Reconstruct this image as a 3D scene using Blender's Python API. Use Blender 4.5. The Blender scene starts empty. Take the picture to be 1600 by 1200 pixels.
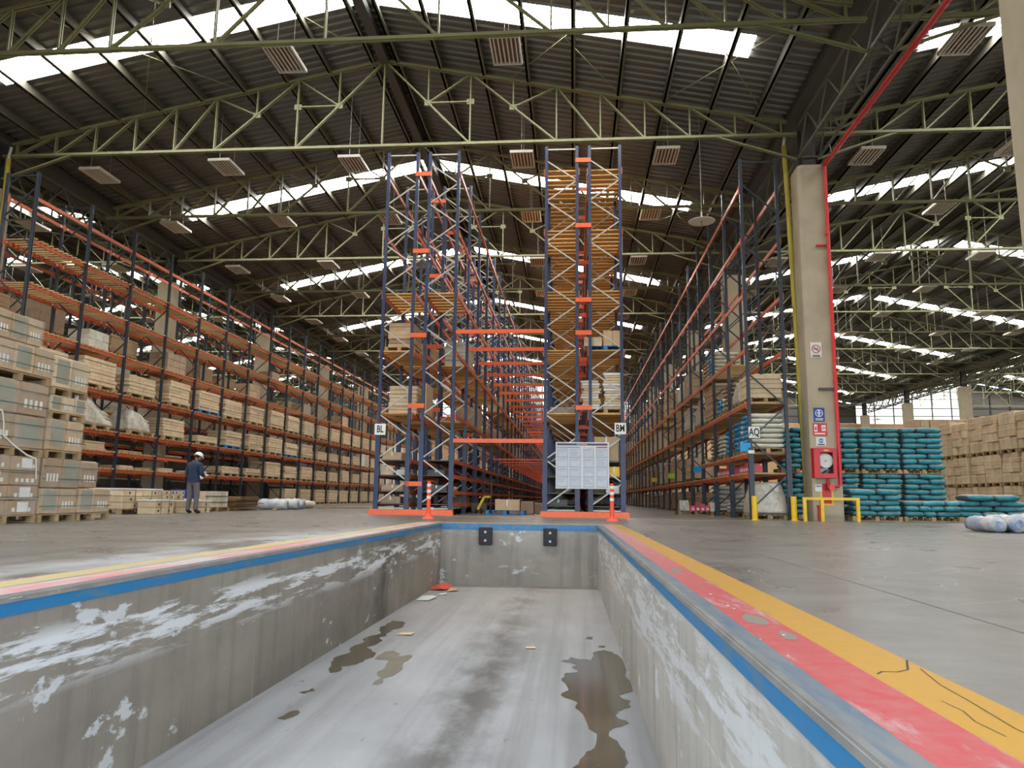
import bpy, bmesh, math, random
from mathutils import Vector, Matrix

SC = bpy.context.scene
COL = SC.collection
RND = random.Random(7)

# ------------------------------------------------------------------ camera
cam_data = bpy.data.cameras.new("camera")
cam_data.sensor_width = 36.0
cam_data.lens = 1150.0 / 1600.0 * 36.0
cam_data.clip_end = 400
cam = bpy.data.objects.new("camera", cam_data)
COL.objects.link(cam)
d = Vector((97.0, 180.0, 1150.0)).normalized()
u = Vector((94.0, -7431.0, 1150.0)); u = (u - d * u.dot(d)).normalized()
r = d.cross(u)
if r.x < 0: r = -r
Rw = Matrix((r, d, u))                      # world = Rw @ (x right, y down, z forward)
cx_, cy_, cz_ = Rw @ Vector((1, 0, 0)), Rw @ Vector((0, -1, 0)), Rw @ Vector((0, 0, -1))
cam.matrix_world = Matrix(((cx_.x, cy_.x, cz_.x, 0), (cx_.y, cy_.y, cz_.y, 0), (cx_.z, cy_.z, cz_.z, 0.555), (0, 0, 0, 1)))
SC.camera = cam

# ------------------------------------------------------------------ world, light, exposure
SKY_STRENGTH = 5.2
SKYLIGHT = 24.0
GABLE = 1.3
EXPOSURE = 0.3
wd = bpy.data.worlds.new("overcast_sky"); SC.world = wd; wd.use_nodes = True
bg = wd.node_tree.nodes["Background"]
bg.inputs[0].default_value = (0.74, 0.87, 1.0, 1); bg.inputs[1].default_value = SKY_STRENGTH
SC.view_settings.view_transform = 'Standard'; SC.view_settings.look = 'None'
SC.view_settings.exposure = EXPOSURE; SC.view_settings.gamma = 1.0
SC.view_settings.use_curve_mapping = False
SC.cycles.max_bounces = 6; SC.cycles.diffuse_bounces = 3; SC.cycles.glossy_bounces = 3
SC.cycles.transmission_bounces = 4; SC.cycles.transparent_max_bounces = 8
SC.cycles.caustics_reflective = False; SC.cycles.caustics_refractive = False
SC.cycles.sample_clamp_indirect = 6.0
SC.cycles.adaptive_threshold = 0.02

# ------------------------------------------------------------------ helpers
def lin(v):
    v /= 255.0
    return v / 12.92 if v <= 0.04045 else ((v + 0.055) / 1.055) ** 2.4
def C(r_, g_, b_): return (lin(r_), lin(g_), lin(b_), 1.0)
def ordn(i):
    T = ("first second third fourth fifth sixth seventh eighth ninth tenth eleventh twelfth thirteenth fourteenth fifteenth sixteenth "
         "seventeenth eighteenth nineteenth twentieth").split()
    if i < 20: return T[i]
    return "twenty-" + T[i - 20] if i < 29 else "thirtieth"

def mat(name, col, rough=0.6, metal=0.0, var=0.0, noise=None, bump=None, emit=None, spec=None, dust=None):
    """col: linear rgba; var: per-object value jitter; noise: (scale, amount); bump: (scale, strength)"""
    m = bpy.data.materials.new(name); m.use_nodes = True
    nt = m.node_tree; b = nt.nodes["Principled BSDF"]
    b.inputs["Base Color"].default_value = col; b.inputs["Roughness"].default_value = rough; b.inputs["Metallic"].default_value = metal
    if spec is not None: b.inputs["Specular IOR Level"].default_value = spec
    out = None
    def val_node(src):
        nonlocal out
        h = nt.nodes.new("ShaderNodeHueSaturation"); h.inputs["Color"].default_value = col
        if out is not None: nt.links.new(out, h.inputs["Color"])
        nt.links.new(src, h.inputs["Value"]); out = h.outputs[0]
    if var:
        oi = nt.nodes.new("ShaderNodeObjectInfo"); mr = nt.nodes.new("ShaderNodeMapRange")
        mr.inputs[3].default_value = 1 - var; mr.inputs[4].default_value = 1 + var
        nt.links.new(oi.outputs["Random"], mr.inputs[0]); val_node(mr.outputs[0])
    if noise:
        ge = nt.nodes.new("ShaderNodeNewGeometry"); n = nt.nodes.new("ShaderNodeTexNoise")
        n.inputs["Scale"].default_value = noise[0]; n.inputs["Detail"].default_value = 5
        vec = ge.outputs["Position"]
        if len(noise) > 2:
            mp = nt.nodes.new("ShaderNodeMapping"); mp.inputs["Scale"].default_value = noise[2]
            nt.links.new(vec, mp.inputs[0]); vec = mp.outputs[0]
        nt.links.new(vec, n.inputs["Vector"]); mr = nt.nodes.new("ShaderNodeMapRange")
        mr.inputs[1].default_value = 0.3; mr.inputs[2].default_value = 0.7
        mr.inputs[3].default_value = 1 - noise[1]; mr.inputs[4].default_value = 1 + noise[1]
        nt.links.new(n.outputs["Fac"], mr.inputs[0]); val_node(mr.outputs[0])
    if dust:                                   # settled dust on upward faces: (colour, amount)
        ge = nt.nodes.new("ShaderNodeNewGeometry"); sx = nt.nodes.new("ShaderNodeSeparateXYZ"); nt.links.new(ge.outputs["Normal"], sx.inputs[0])
        mr = nt.nodes.new("ShaderNodeMapRange"); mr.inputs[1].default_value = 0.7; mr.inputs[2].default_value = 1.0; mr.inputs[4].default_value = dust[1]
        nt.links.new(sx.outputs[2], mr.inputs[0])
        mx = nt.nodes.new("ShaderNodeMix"); mx.data_type = 'RGBA'; mx.inputs[6].default_value = col; mx.inputs[7].default_value = dust[0]
        nt.links.new(mr.outputs[0], mx.inputs[0])
        if out is not None: nt.links.new(out, mx.inputs[6])
        out = mx.outputs[2]
    if out is not None: nt.links.new(out, b.inputs["Base Color"])
    if bump:
        n = nt.nodes.new("ShaderNodeTexNoise"); n.inputs["Scale"].default_value = bump[0]; n.inputs["Detail"].default_value = 6
        ge = nt.nodes.new("ShaderNodeNewGeometry"); nt.links.new(ge.outputs["Position"], n.inputs["Vector"])
        bp = nt.nodes.new("ShaderNodeBump"); bp.inputs["Strength"].default_value = bump[1]; bp.inputs["Distance"].default_value = 0.02
        nt.links.new(n.outputs["Fac"], bp.inputs["Height"]); nt.links.new(bp.outputs[0], b.inputs["Normal"])
    if emit: b.inputs["Emission Color"].default_value = emit[0]; b.inputs["Emission Strength"].default_value = emit[1]
    return m

WM = {}
def ob(name, data, M=None, parent=None, **props):
    o = bpy.data.objects.new(name, data); COL.objects.link(o)
    M = M if M is not None else Matrix.Identity(4)
    if parent is not None:
        o.parent = parent; o.matrix_basis = WM[parent.name].inverted() @ M
    else:
        o.matrix_basis = M
    WM[o.name] = M
    for k, v in props.items(): o[k] = v
    return o
def thing(name, loc, label, category, group=None, rz=0.0, kind=None):
    o = ob(name, None, Matrix.Translation(loc) @ Matrix.Rotation(rz, 4, 'Z'))
    o.empty_display_size = 0.1
    tag(o, label, category, group, kind); return o
def tag(o, label, category, group=None, kind=None):
    o["label"] = label; o["category"] = category
    if group: o["group"] = group
    if kind: o["kind"] = kind
    return o
def struct(o):
    o["kind"] = "structure"; return o

class MB:
    """collects boxes / bars / polygons into one mesh"""
    def __init__(s): s.v = []; s.f = []; s.mi = []
    def hexa(s, pts, m=0):
        n = len(s.v); s.v += [tuple(p) for p in pts]
        s.f += [(n, n + 3, n + 2, n + 1), (n + 4, n + 5, n + 6, n + 7), (n, n + 1, n + 5, n + 4), (n + 1, n + 2, n + 6, n + 5), (n + 2, n + 3, n + 7, n + 6), (n + 3, n, n + 4, n + 7)]
        s.mi += [m] * 6; return s
    def box(s, x0, x1, y0, y1, z0, z1, m=0):
        return s.hexa([(x0, y0, z0), (x1, y0, z0), (x1, y1, z0), (x0, y1, z0), (x0, y0, z1), (x1, y0, z1), (x1, y1, z1), (x0, y1, z1)], m)
    def bar(s, p, q, w, h, m=0):
        M = bar_matrix(p, q, w, h)
        return s.hexa([M @ Vector(c) for c in ((-.5, -.5, -.5), (.5, -.5, -.5), (.5, .5, -.5), (-.5, .5, -.5), (-.5, -.5, .5), (.5, -.5, .5), (.5, .5, .5), (-.5, .5, .5))], m)
    def quad(s, a, b, c, e, m=0):
        n = len(s.v); s.v += [tuple(a), tuple(b), tuple(c), tuple(e)]; s.f.append((n, n + 1, n + 2, n + 3)); s.mi.append(m); return s
    def poly(s, pts, m=0):
        n = len(s.v); s.v += [tuple(p) for p in pts]; s.f.append(tuple(range(n, n + len(pts)))); s.mi.append(m); return s
    def cyl(s, p, q, rad, n=10, m=0, rad2=None):
        p, q = Vector(p), Vector(q); rad2 = rad if rad2 is None else rad2
        a = (q - p).normalized(); t = Vector((0, 0, 1)) if abs(a.z) < .9 else Vector((1, 0, 0))
        e = a.cross(t).normalized(); g = a.cross(e); k = len(s.v)
        for c, rr in ((p, rad), (q, rad2)):
            for i in range(n):
                an = 2 * math.pi * i / n; s.v.append(tuple(c + (e * math.cos(an) + g * math.sin(an)) * rr))
        for i in range(n):
            j = (i + 1) % n; s.f.append((k + i, k + j, k + n + j, k + n + i)); s.mi.append(m)
        s.f.append(tuple(range(k + n - 1, k - 1, -1))); s.f.append(tuple(range(k + n, k + 2 * n))); s.mi += [m, m]; return s
    def mesh(s, name, mats, smooth=False):
        me = bpy.data.meshes.new(name); me.from_pydata(s.v, [], s.f)
        for mm in (mats if isinstance(mats, (list, tuple)) else [mats]): me.materials.append(mm)
        if len(me.materials) > 1: me.polygons.foreach_set("material_index", s.mi)
        if smooth: me.polygons.foreach_set("use_smooth", [True] * len(me.polygons))
        me.update(); return me
    def obj(s, name, mats, parent=None, smooth=False, **props):
        # absolute coordinates; when parented to a root the mesh is moved into its frame
        me = s.mesh(name, mats, smooth)
        return ob(name, me, Matrix.Identity(4), parent, **props)

def bar_matrix(p, q, w, h):
    p, q = Vector(p), Vector(q); y = q - p; L = y.length; y = y / L
    up = Vector((0, 0, 1)) if abs(y.z) < 0.98 else Vector((0, 1, 0))
    x = y.cross(up).normalized(); z = x.cross(y)
    M = Matrix(((x.x * w, y.x * L, z.x * h, 0), (x.y * w, y.y * L, z.y * h, 0), (x.z * w, y.z * L, z.z * h, 0), (0, 0, 0, 1)))
    M.translation = (p + q) / 2; return M
_unit = {}
def unit(m, kind="cube"):
    k = (m.name, kind)
    if k not in _unit:
        b = MB()
        if kind == "cube": b.box(-.5, .5, -.5, .5, -.5, .5)
        elif kind == "pair":                   # two flat bars side by side with a gap across local x
            b.box(-.5, -.18, -.5, .5, -.5, .5); b.box(.18, .5, -.5, .5, -.5, .5)
        elif kind == "channel":                # lipped C section standing on z, open to +x
            P = [(-.5, -.5), (.5, -.5), (.5, -.22), (.36, -.22), (.36, -.36), (-.36, -.36), (-.36, .36), (.36, .36), (.36, .22), (.5, .22), (.5, .5), (-.5, .5)]
            n = len(P)
            b.v = [(x, y, 0) for x, y in P] + [(x, y, 1) for x, y in P]
            b.f = [(i, (i + 1) % n, n + (i + 1) % n, n + i) for i in range(n)] + [tuple(range(n - 1, -1, -1)), tuple(range(n, 2 * n))]
            b.mi = [0] * len(b.f)
        elif kind == "soft":                   # carton with eased edges
            bm = bmesh.new(); bmesh.ops.create_cube(bm, size=1.0)
            bmesh.ops.bevel(bm, geom=bm.edges[:], offset=.03, segments=1, affect='EDGES')
            me = bpy.data.meshes.new("carton"); bm.to_mesh(me); bm.free(); me.materials.append(m); _unit[k] = me; return me
        _unit[k] = b.mesh(kind, m)
    return _unit[k]
def box(name, x0, x1, y0, y1, z0, z1, m, parent=None, kind="cube", rz=0.0, **props):
    M = Matrix.Translation(((x0 + x1) / 2, (y0 + y1) / 2, (z0 + z1) / 2)) @ Matrix.Rotation(rz, 4, 'Z') @ Matrix.Diagonal((x1 - x0, y1 - y0, z1 - z0, 1))
    return ob(name, unit(m, kind), M, parent, **props)
def bar(name, p, q, w, h, m, parent=None, kind="cube", **props):
    return ob(name, unit(m, kind), bar_matrix(p, q, w, h), parent, **props)

# ------------------------------------------------------------------ materials
m_roof = mat("roof_steel", C(108, 106, 100), 0.36, 0.3, noise=(0.25, .12), spec=.5)
m_purlin = mat("purlin_paint", C(102, 100, 88), 0.65, noise=(1.0, .15))
m_dark = mat("dark_steel", C(74, 74, 70), 0.55)
m_green = mat("truss_green", C(132, 134, 96), 0.5, noise=(2.0, .12))
m_girder = mat("girder_paint", C(96, 96, 80), 0.55)
m_navy = mat("navy_paint", C(34, 48, 80), 0.4, var=.08, noise=(6, .15))
m_blueg = mat("slate_paint", C(44, 53, 64), 0.42, var=.08, noise=(6, .15))
m_orange = mat("orange_paint", C(200, 98, 60), 0.42, var=.08, noise=(5, .12))
m_orange2 = mat("bright_orange", C(228, 98, 48), 0.4, noise=(5, .08))
m_galv = mat("galvanised", C(178, 176, 166), 0.4, 0.2, var=.05)
m_slat = mat("plank_wood", C(206, 158, 92), 0.7, var=.16, noise=(9, .18, (1, 12, 12)))
m_slat2 = mat("plank_wood_pale", C(192, 160, 112), 0.75, var=.16, noise=(9, .18, (1, 12, 12)))
m_pal = mat("pallet_wood", C(164, 138, 102), 0.8, var=.2, noise=(7, .2))
m_bluepal = mat("blue_pallet_paint", C(38, 118, 176), 0.6, noise=(9, .2))
m_card = mat("carton_tan", C(192, 164, 130), 0.8, var=.12, noise=(5, .1))
m_cardw = mat("carton_sand", C(204, 178, 144), 0.8, var=.12, noise=(3, .1))
m_card2 = mat("carton_pale", C(208, 186, 152), 0.75, var=.12, noise=(4, .12))
m_card3 = mat("carton_brown", C(168, 144, 118), 0.55, var=.12, noise=(4, .12))
m_wrap = mat("stretch_film", C(196, 190, 172), 0.25, noise=(8, .2), bump=(14, .6))
m_film = mat("clear_film", C(222, 226, 224), 0.18, noise=(3, .1), bump=(7, .9))
nf_ = m_film.node_tree; fn_ = nf_.nodes.new("ShaderNodeTexNoise"); fn_.inputs["Scale"].default_value = 2.2; fg_ = nf_.nodes.new("ShaderNodeNewGeometry"); fr_ = nf_.nodes.new("ShaderNodeMapRange"); fr_.inputs[1].default_value = .35; fr_.inputs[2].default_value = .7; fr_.inputs[3].default_value = .0; fr_.inputs[4].default_value = .13
nf_.links.new(fg_.outputs["Position"], fn_.inputs["Vector"]); nf_.links.new(fn_.outputs["Fac"], fr_.inputs[0]); nf_.links.new(fr_.outputs[0], nf_.nodes["Principled BSDF"].inputs["Alpha"])
m_label = mat("white_label", C(226, 226, 220), 0.6, var=.08)
m_grey_lab = mat("grey_print_panel", C(150, 148, 132), 0.45, var=.08)
m_strap = mat("green_strap", C(64, 92, 72), 0.4)
m_wstrap = mat("white_strap", C(220, 216, 204), 0.5)
m_teal = mat("teal_bag", C(44, 132, 146), 0.55, var=.16, noise=(6, .32), dust=(C(186, 156, 122), .8))
m_tealdk = mat("bag_print_slate", C(84, 104, 118), 0.6, var=.1)
m_sack = mat("pale_sack", C(206, 202, 186), 0.6, var=.1, noise=(6, .15))
m_sackt = mat("tan_sack", C(178, 156, 122), 0.65, var=.1, noise=(6, .2), bump=(9, .5))
m_pink = mat("pink_pack", C(206, 78, 92), 0.45, var=.2)
m_white = mat("white_paint", C(226, 226, 220), 0.5)
m_black = mat("black_ink", C(14, 14, 16), 0.6)
m_rubber = mat("black_rubber", C(36, 36, 40), 0.7, noise=(20, .3))
m_red = mat("red_paint", C(196, 34, 44), 0.4, noise=(6, .15))
m_redpipe = mat("red_pipe", C(214, 48, 54), 0.35)
m_yel = mat("yellow_paint", C(232, 190, 30), 0.45, noise=(5, .1))
m_yelpipe = mat("yellow_pipe", C(186, 172, 64), 0.5)
m_cone = mat("orange_plastic", C(246, 86, 52), 0.45)
m_col = mat("column_concrete", C(176, 164, 140), 0.85, noise=(1.6, .10), bump=(16, .15))
m_sky = mat("skylight_sheet", C(240, 244, 240), 0.5, emit=((1.0, 0.985, 0.95, 1), SKYLIGHT))
m_gable = mat("gable_glass", C(240, 244, 244), 0.4, emit=((0.97, 0.98, 1.0, 1), GABLE))
m_lamp = mat("lamp_louvre", C(214, 210, 198), 0.35)
m_lampin = mat("lamp_tray", C(120, 92, 74), 0.4)  # reflected wood tone painted into the tray colour
m_blue = mat("blue_sign", C(36, 64, 150), 0.5)
m_cyan = mat("cyan_card", C(24, 150, 206), 0.5)
m_lime = mat("lime_card", C(140, 186, 44), 0.5)
m_shelf = mat("grey_shelf_board", C(96, 96, 94), 0.6, var=.1)
m_end = mat("end_wall_plaster", C(196, 160, 118), 0.8, noise=(.4, .1))
m_navycloth = mat("navy_jacket", C(38, 54, 78), 0.85, bump=(26, .5))
m_greycloth = mat("grey_trousers", C(104, 98, 98), 0.9, bump=(26, .5))
m_skin = mat("skin", C(176, 126, 100), 0.6)
m_hair = mat("dark_hair", C(40, 32, 28), 0.8)
m_shoe = mat("dark_shoes", C(46, 42, 42), 0.7)
m_glass = mat("cabinet_pane", C(90, 70, 62), 0.1)
m_brownply = mat("brown_ply", C(150, 116, 78), 0.75, var=.15)
m_shaded = mat("shaded_brown_wrap", C(74, 64, 54), .8, var=.15)  # shade behind the worker's rack, put into the colour of the lower loads
m_paper = mat("paper_sheet", C(176, 182, 190), 0.3, var=.05)
m_roll = mat("plastic_roll", C(206, 208, 210), 0.25, noise=(5, .2), bump=(9, .7))
nt_ = m_roll.node_tree; mx_ = nt_.nodes.new("ShaderNodeMix"); mx_.data_type = 'RGBA'; n_ = nt_.nodes.new("ShaderNodeTexNoise"); n_.inputs["Scale"].default_value = 3.2; n_.inputs["Detail"].default_value = 6; g_ = nt_.nodes.new("ShaderNodeNewGeometry"); r_n = nt_.nodes.new("ShaderNodeMapRange"); r_n.inputs[1].default_value = .42; r_n.inputs[2].default_value = .66
nt_.links.new(g_.outputs["Position"], n_.inputs["Vector"]); nt_.links.new(n_.outputs["Fac"], r_n.inputs[0]); nt_.links.new(r_n.outputs[0], mx_.inputs[0]); mx_.inputs[6].default_value = C(204, 202, 196); mx_.inputs[7].default_value = C(146, 162, 186); nt_.links.new(mx_.outputs[2], nt_.nodes["Principled BSDF"].inputs["Base Color"])
m_rollblue = mat("blue_roll_core", C(136, 152, 176), 0.4, noise=(8, .4))

def nodes_of(m):
    nt = m.node_tree; return nt, nt.nodes, nt.links, nt.nodes["Principled BSDF"]
def noise_fac(nt, vec, scale, lo, hi, mapping=None, detail=6, rough=.6):
    n = nt.nodes.new("ShaderNodeTexNoise"); n.inputs["Scale"].default_value = scale; n.inputs["Detail"].default_value = detail; n.inputs["Roughness"].default_value = rough
    if mapping:
        mp = nt.nodes.new("ShaderNodeMapping"); mp.inputs["Scale"].default_value = mapping; nt.links.new(vec, mp.inputs[0]); vec = mp.outputs[0]
    nt.links.new(vec, n.inputs["Vector"])
    mr = nt.nodes.new("ShaderNodeMapRange"); mr.inputs[1].default_value = lo; mr.inputs[2].default_value = hi
    nt.links.new(n.outputs["Fac"], mr.inputs[0]); return mr.outputs[0]
def mixc(nt, fac, a, b):
    mx = nt.nodes.new("ShaderNodeMix"); mx.data_type = 'RGBA'
    for i, s in ((6, a), (7, b)):
        if isinstance(s, tuple): mx.inputs[i].default_value = s
        else: nt.links.new(s, mx.inputs[i])
    if isinstance(fac, float): mx.inputs[0].default_value = fac
    else: nt.links.new(fac, mx.inputs[0])
    return mx.outputs[2]
def mth(nt, op, a, b):
    n = nt.nodes.new("ShaderNodeMath"); n.operation = op
    for i, s in ((0, a), (1, b)):
        if isinstance(s, (int, float)): n.inputs[i].default_value = s
        else: nt.links.new(s, n.inputs[i])
    return n.outputs[0]
def rng(nt, src, a, b, c=0.0, e=1.0):
    mr = nt.nodes.new("ShaderNodeMapRange"); mr.inputs[1].default_value = a; mr.inputs[2].default_value = b; mr.inputs[3].default_value = c; mr.inputs[4].default_value = e
    nt.links.new(src, mr.inputs[0]); return mr.outputs[0]

def floor_material():
    m = mat("floor_concrete", C(140, 132, 120), 0.42)
    nt, N, L, b = nodes_of(m); pos = N.new("ShaderNodeNewGeometry").outputs["Position"]
    c = mixc(nt, noise_fac(nt, pos, .35, .3, .7), C(98, 94, 88), C(122, 117, 109))
    c = mixc(nt, mth(nt, 'MULTIPLY', noise_fac(nt, pos, 2.2, .3, .8, None, 3, .5), .3), c, C(90, 87, 82))
    c = mixc(nt, mth(nt, 'MULTIPLY', noise_fac(nt, pos, 1.0, .5, .75, (.5, 3, 1), 4), .3), c, C(150, 147, 141))
    sx = N.new("ShaderNodeSeparateXYZ"); L.new(pos, sx.inputs[0])
    chalk = mth(nt, 'MULTIPLY', rng(nt, sx.outputs[0], -4.9, -3.4), rng(nt, sx.outputs[0], -3.0, -3.1, 0, 1))
    chalk = mth(nt, 'MULTIPLY', chalk, rng(nt, sx.outputs[1], 15, 9))
    chalk = mth(nt, 'MULTIPLY', chalk, noise_fac(nt, pos, 1.4, .38, .58, (1.2, .5, 1)))
    c = mixc(nt, mth(nt, 'MULTIPLY', chalk, .75), c, C(216, 220, 224))
    L.new(c, b.inputs["Base Color"]); L.new(rng(nt, noise_fac(nt, pos, 1.2, .3, .7), 0, 1, .24, .42), b.inputs["Roughness"])
    return m
def pitfloor_material():
    m = mat("pit_floor_concrete", C(176, 176, 174), 0.55)
    nt, N, L, b = nodes_of(m); pos = N.new("ShaderNodeNewGeometry").outputs["Position"]
    sx = N.new("ShaderNodeSeparateXYZ"); L.new(pos, sx.inputs[0])
    c = mixc(nt, noise_fac(nt, pos, .9, .3, .7, (1.5, .5, 1)), C(138, 140, 143), C(164, 167, 170))
    tyre = noise_fac(nt, pos, 1.0, .45, .68, (5, .12, 1), 3)
    c = mixc(nt, mth(nt, 'MULTIPLY', tyre, .5), c, C(112, 110, 108))
    # oily stain trail down the middle of the bay
    dx = mth(nt, 'ABSOLUTE', mth(nt, 'ADD', sx.outputs[0], .95), 0.0)
    tr = mth(nt, 'MULTIPLY', rng(nt, dx, .6, .05), noise_fac(nt, pos, 1.1, .42, .6, (1.6, .8, 1)))
    c = mixc(nt, mth(nt, 'MULTIPLY', tr, .9), c, C(80, 78, 76))
    c = mixc(nt, mth(nt, 'MULTIPLY', noise_fac(nt, pos, 5, .68, .72, (1, .6, 1)), .6), c, C(96, 94, 90))
    # tan towards the end wall
    c = mixc(nt, mth(nt, 'MULTIPLY', rng(nt, sx.outputs[1], 9, 15), .45), c, C(166, 154, 138))
    L.new(c, b.inputs["Base Color"]); return m
def pitwall_material(name, lo, hi, amount, base, soot=None):
    """concrete with scraped white paint in a rubbing band between two heights"""
    m = mat(name, base, 0.7)
    nt, N, L, b = nodes_of(m); pos = N.new("ShaderNodeNewGeometry").outputs["Position"]
    sx = N.new("ShaderNodeSeparateXYZ"); L.new(pos, sx.inputs[0]); z = sx.outputs[2]
    dk = tuple(list(x * .62 for x in base[:3]) + [1.0])
    c = mixc(nt, noise_fac(nt, pos, .8, .3, .72, (1, .6, 1.6)), base, dk)
    drip = noise_fac(nt, pos, 1.0, .5, .7, (6, 6, .35), 4)
    c = mixc(nt, mth(nt, 'MULTIPLY', drip, .35), c, C(92, 86, 78))
    if soot:                                    # exhaust soot patch
        sy = mth(nt, 'ABSOLUTE', mth(nt, 'SUBTRACT', sx.outputs[1], soot[0]), 0.0)
        sf = mth(nt, 'MULTIPLY', rng(nt, sy, soot[1], 0.0), noise_fac(nt, pos, .9, .35, .65, (1, 1, .8)))
        c = mixc(nt, mth(nt, 'MULTIPLY', sf, .8), c, C(44, 42, 38))
    crack = noise_fac(nt, pos, 1.0, .705, .72, (4, 4, .2), 2)
    c = mixc(nt, mth(nt, 'MULTIPLY', crack, .6), c, C(200, 198, 192))
    band = mth(nt, 'MULTIPLY', rng(nt, z, lo, lo + .16), rng(nt, z, hi, hi - .1))
    # lifted towards the far end the way a rising tailgate rubs
    sm = noise_fac(nt, pos, 1.0, .49, .54, (2.0, .8, 8.0), 9, .7)
    c = mixc(nt, mth(nt, 'MULTIPLY', mth(nt, 'MULTIPLY', sm, band), amount), c, C(212, 214, 216))
    fl = noise_fac(nt, pos, 2.2, .63, .66, (1, .8, 1.6), 6, .65)
    c = mixc(nt, mth(nt, 'MULTIPLY', fl, .75), c, C(206, 208, 210))
    L.new(c, b.inputs["Base Color"])
    bp = N.new("ShaderNodeBump"); bp.inputs["Strength"].default_value = .35; bp.inputs["Distance"].default_value = .02
    L.new(noise_fac(nt, pos, 9, 0, 1), bp.inputs["Height"]); L.new(bp.outputs[0], b.inputs["Normal"]); return m
def worn_paint(name, col, under, lo, hi, mapping, rough=.45, far=None):
    m = mat(name, col, rough); nt, N, L, b = nodes_of(m); pos = N.new("ShaderNodeNewGeometry").outputs["Position"]
    w = noise_fac(nt, pos, 1.0, lo, hi, mapping, 8, .7)
    if far:                                     # paint worn away further along the edge
        sx = N.new("ShaderNodeSeparateXYZ"); L.new(pos, sx.inputs[0])
        w = mth(nt, 'MAXIMUM', w, mth(nt, 'MULTIPLY', rng(nt, sx.outputs[1], far[0], far[1]), far[2]))
    c = mixc(nt, w, col, under)
    c = mixc(nt, mth(nt, 'MULTIPLY', noise_fac(nt, pos, 14, .35, .7), .2), c, under)
    L.new(c, b.inputs["Base Color"]); return m
m_floor = floor_material()
m_pitfloor = pitfloor_material()
m_pitL = pitwall_material("pit_wall_rubbed", -.60, -.17, .9, C(150, 141, 130), (11.6, 3.2))
m_pitR = pitwall_material("pit_wall_scraped", -.75, -.08, .55, C(184, 178, 168))
m_pitE = pitwall_material("pit_end_concrete", -.3, -.1, .2, C(166, 160, 150))
m_bluew = worn_paint("blue_edge_paint", C(6, 112, 164), C(100, 116, 126), .50, .66, (4, 1.6, 7))
m_steel = worn_paint("edge_angle_steel", C(58, 92, 118), C(112, 114, 114), .36, .58, (9, 1.6, 5))
m_nose = mat("edge_nosing", C(116, 116, 114), .5, .2, noise=(4, .25))
m_redst = worn_paint("red_line_paint", C(176, 50, 56), C(170, 160, 158), .56, .70, (6, 1.3, 1), far=(5.0, 15, .6))
m_yelst = worn_paint("yellow_line_paint", C(182, 132, 12), C(132, 118, 80), .58, .70, (6, 1.3, 1), far=(8, 22, .4))
m_redwk = worn_paint("faded_red_line", C(206, 120, 120), C(190, 188, 186), .42, .62, (2, .7, 1))
m_yelwk = worn_paint("faded_yellow_line", C(204, 176, 96), C(172, 168, 158), .42, .62, (2, .7, 1))
m_wet = mat("standing_water", C(92, 84, 70), 0.12, noise=(2.5, .15), spec=.6)
m_damp = mat("damp_patch", C(128, 122, 108), 0.3, noise=(3, .15))

# ================================================================== FLOOR AND PIT
PIT_END, PIT_Z = 16.25, -1.30
def xl(y): return -3.0 + .006 * y           # pit side lines
def xr(y): return .67 - .0102 * y
YN, YF = -6.0, 99.0
fl = MB()
def slab(pts):                               # floor slab with thickness
    n = len(fl.v); k = len(pts)
    fl.v += [(x, y, 0) for x, y in pts] + [(x, y, -.2) for x, y in pts]
    fl.f.append(tuple(range(n, n + k))); fl.f.append(tuple(range(n + 2 * k - 1, n + k - 1, -1)))
    fl.f += [(n + i, n + k + i, n + k + (i + 1) % k, n + (i + 1) % k) for i in range(k)]; fl.mi += [0] * (k + 2)
slab([(-70, YN), (xl(YN) - .02, YN), (xl(PIT_END) - .02, PIT_END), (-70, PIT_END)])
slab([(xr(YN) + .02, YN), (80, YN), (80, PIT_END), (xr(PIT_END) + .02, PIT_END)])
slab([(-70, PIT_END + .02), (80, PIT_END + .02), (80, YF), (-70, YF)])
floor = struct(fl.obj("floor", m_floor))
# control joints in the slab
for x0, y0, x1, y1 in ((1.96, -6, 1.96, 22.9), (7.7, 30, 7.7, 98)):
    b = MB(); b.box(x0 - .008, x0 + .008, y0, y1, .0001, .0008); b.obj("floor_joint", mat("joint_filler", C(92, 88, 82), .8), floor)
pf = MB(); pf.poly([(xl(-30) - .2, -30, PIT_Z), (xr(-30) + .2, -30, PIT_Z), (xr(PIT_END), PIT_END + .2, PIT_Z), (xl(PIT_END) - .05, PIT_END + .2, PIT_Z)])
pit_floor = struct(pf.obj("floor_pit", m_pitfloor))
def sidewall(name, f, s, m):
    b = MB(); a, e = f(YN), f(PIT_END)
    b.hexa([(a, YN, PIT_Z), (a + s * .4, YN, PIT_Z), (e + s * .4, PIT_END, PIT_Z), (e, PIT_END, PIT_Z), (a, YN, -.001), (a + s * .4, YN, -.201), (e + s * .4, PIT_END, -.201), (e, PIT_END, -.001)])
    return struct(b.obj(name, m))
wl = sidewall("wall_pit_left", xl, -1, m_pitL)
wr = sidewall("wall_pit_right", xr, 1, m_pitR)
b = MB(); b.box(xl(PIT_END) - .4, xr(PIT_END) + .4, PIT_END, PIT_END + .35, PIT_Z, -.001); we = struct(b.obj("wall_pit_end", m_pitE))
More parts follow.
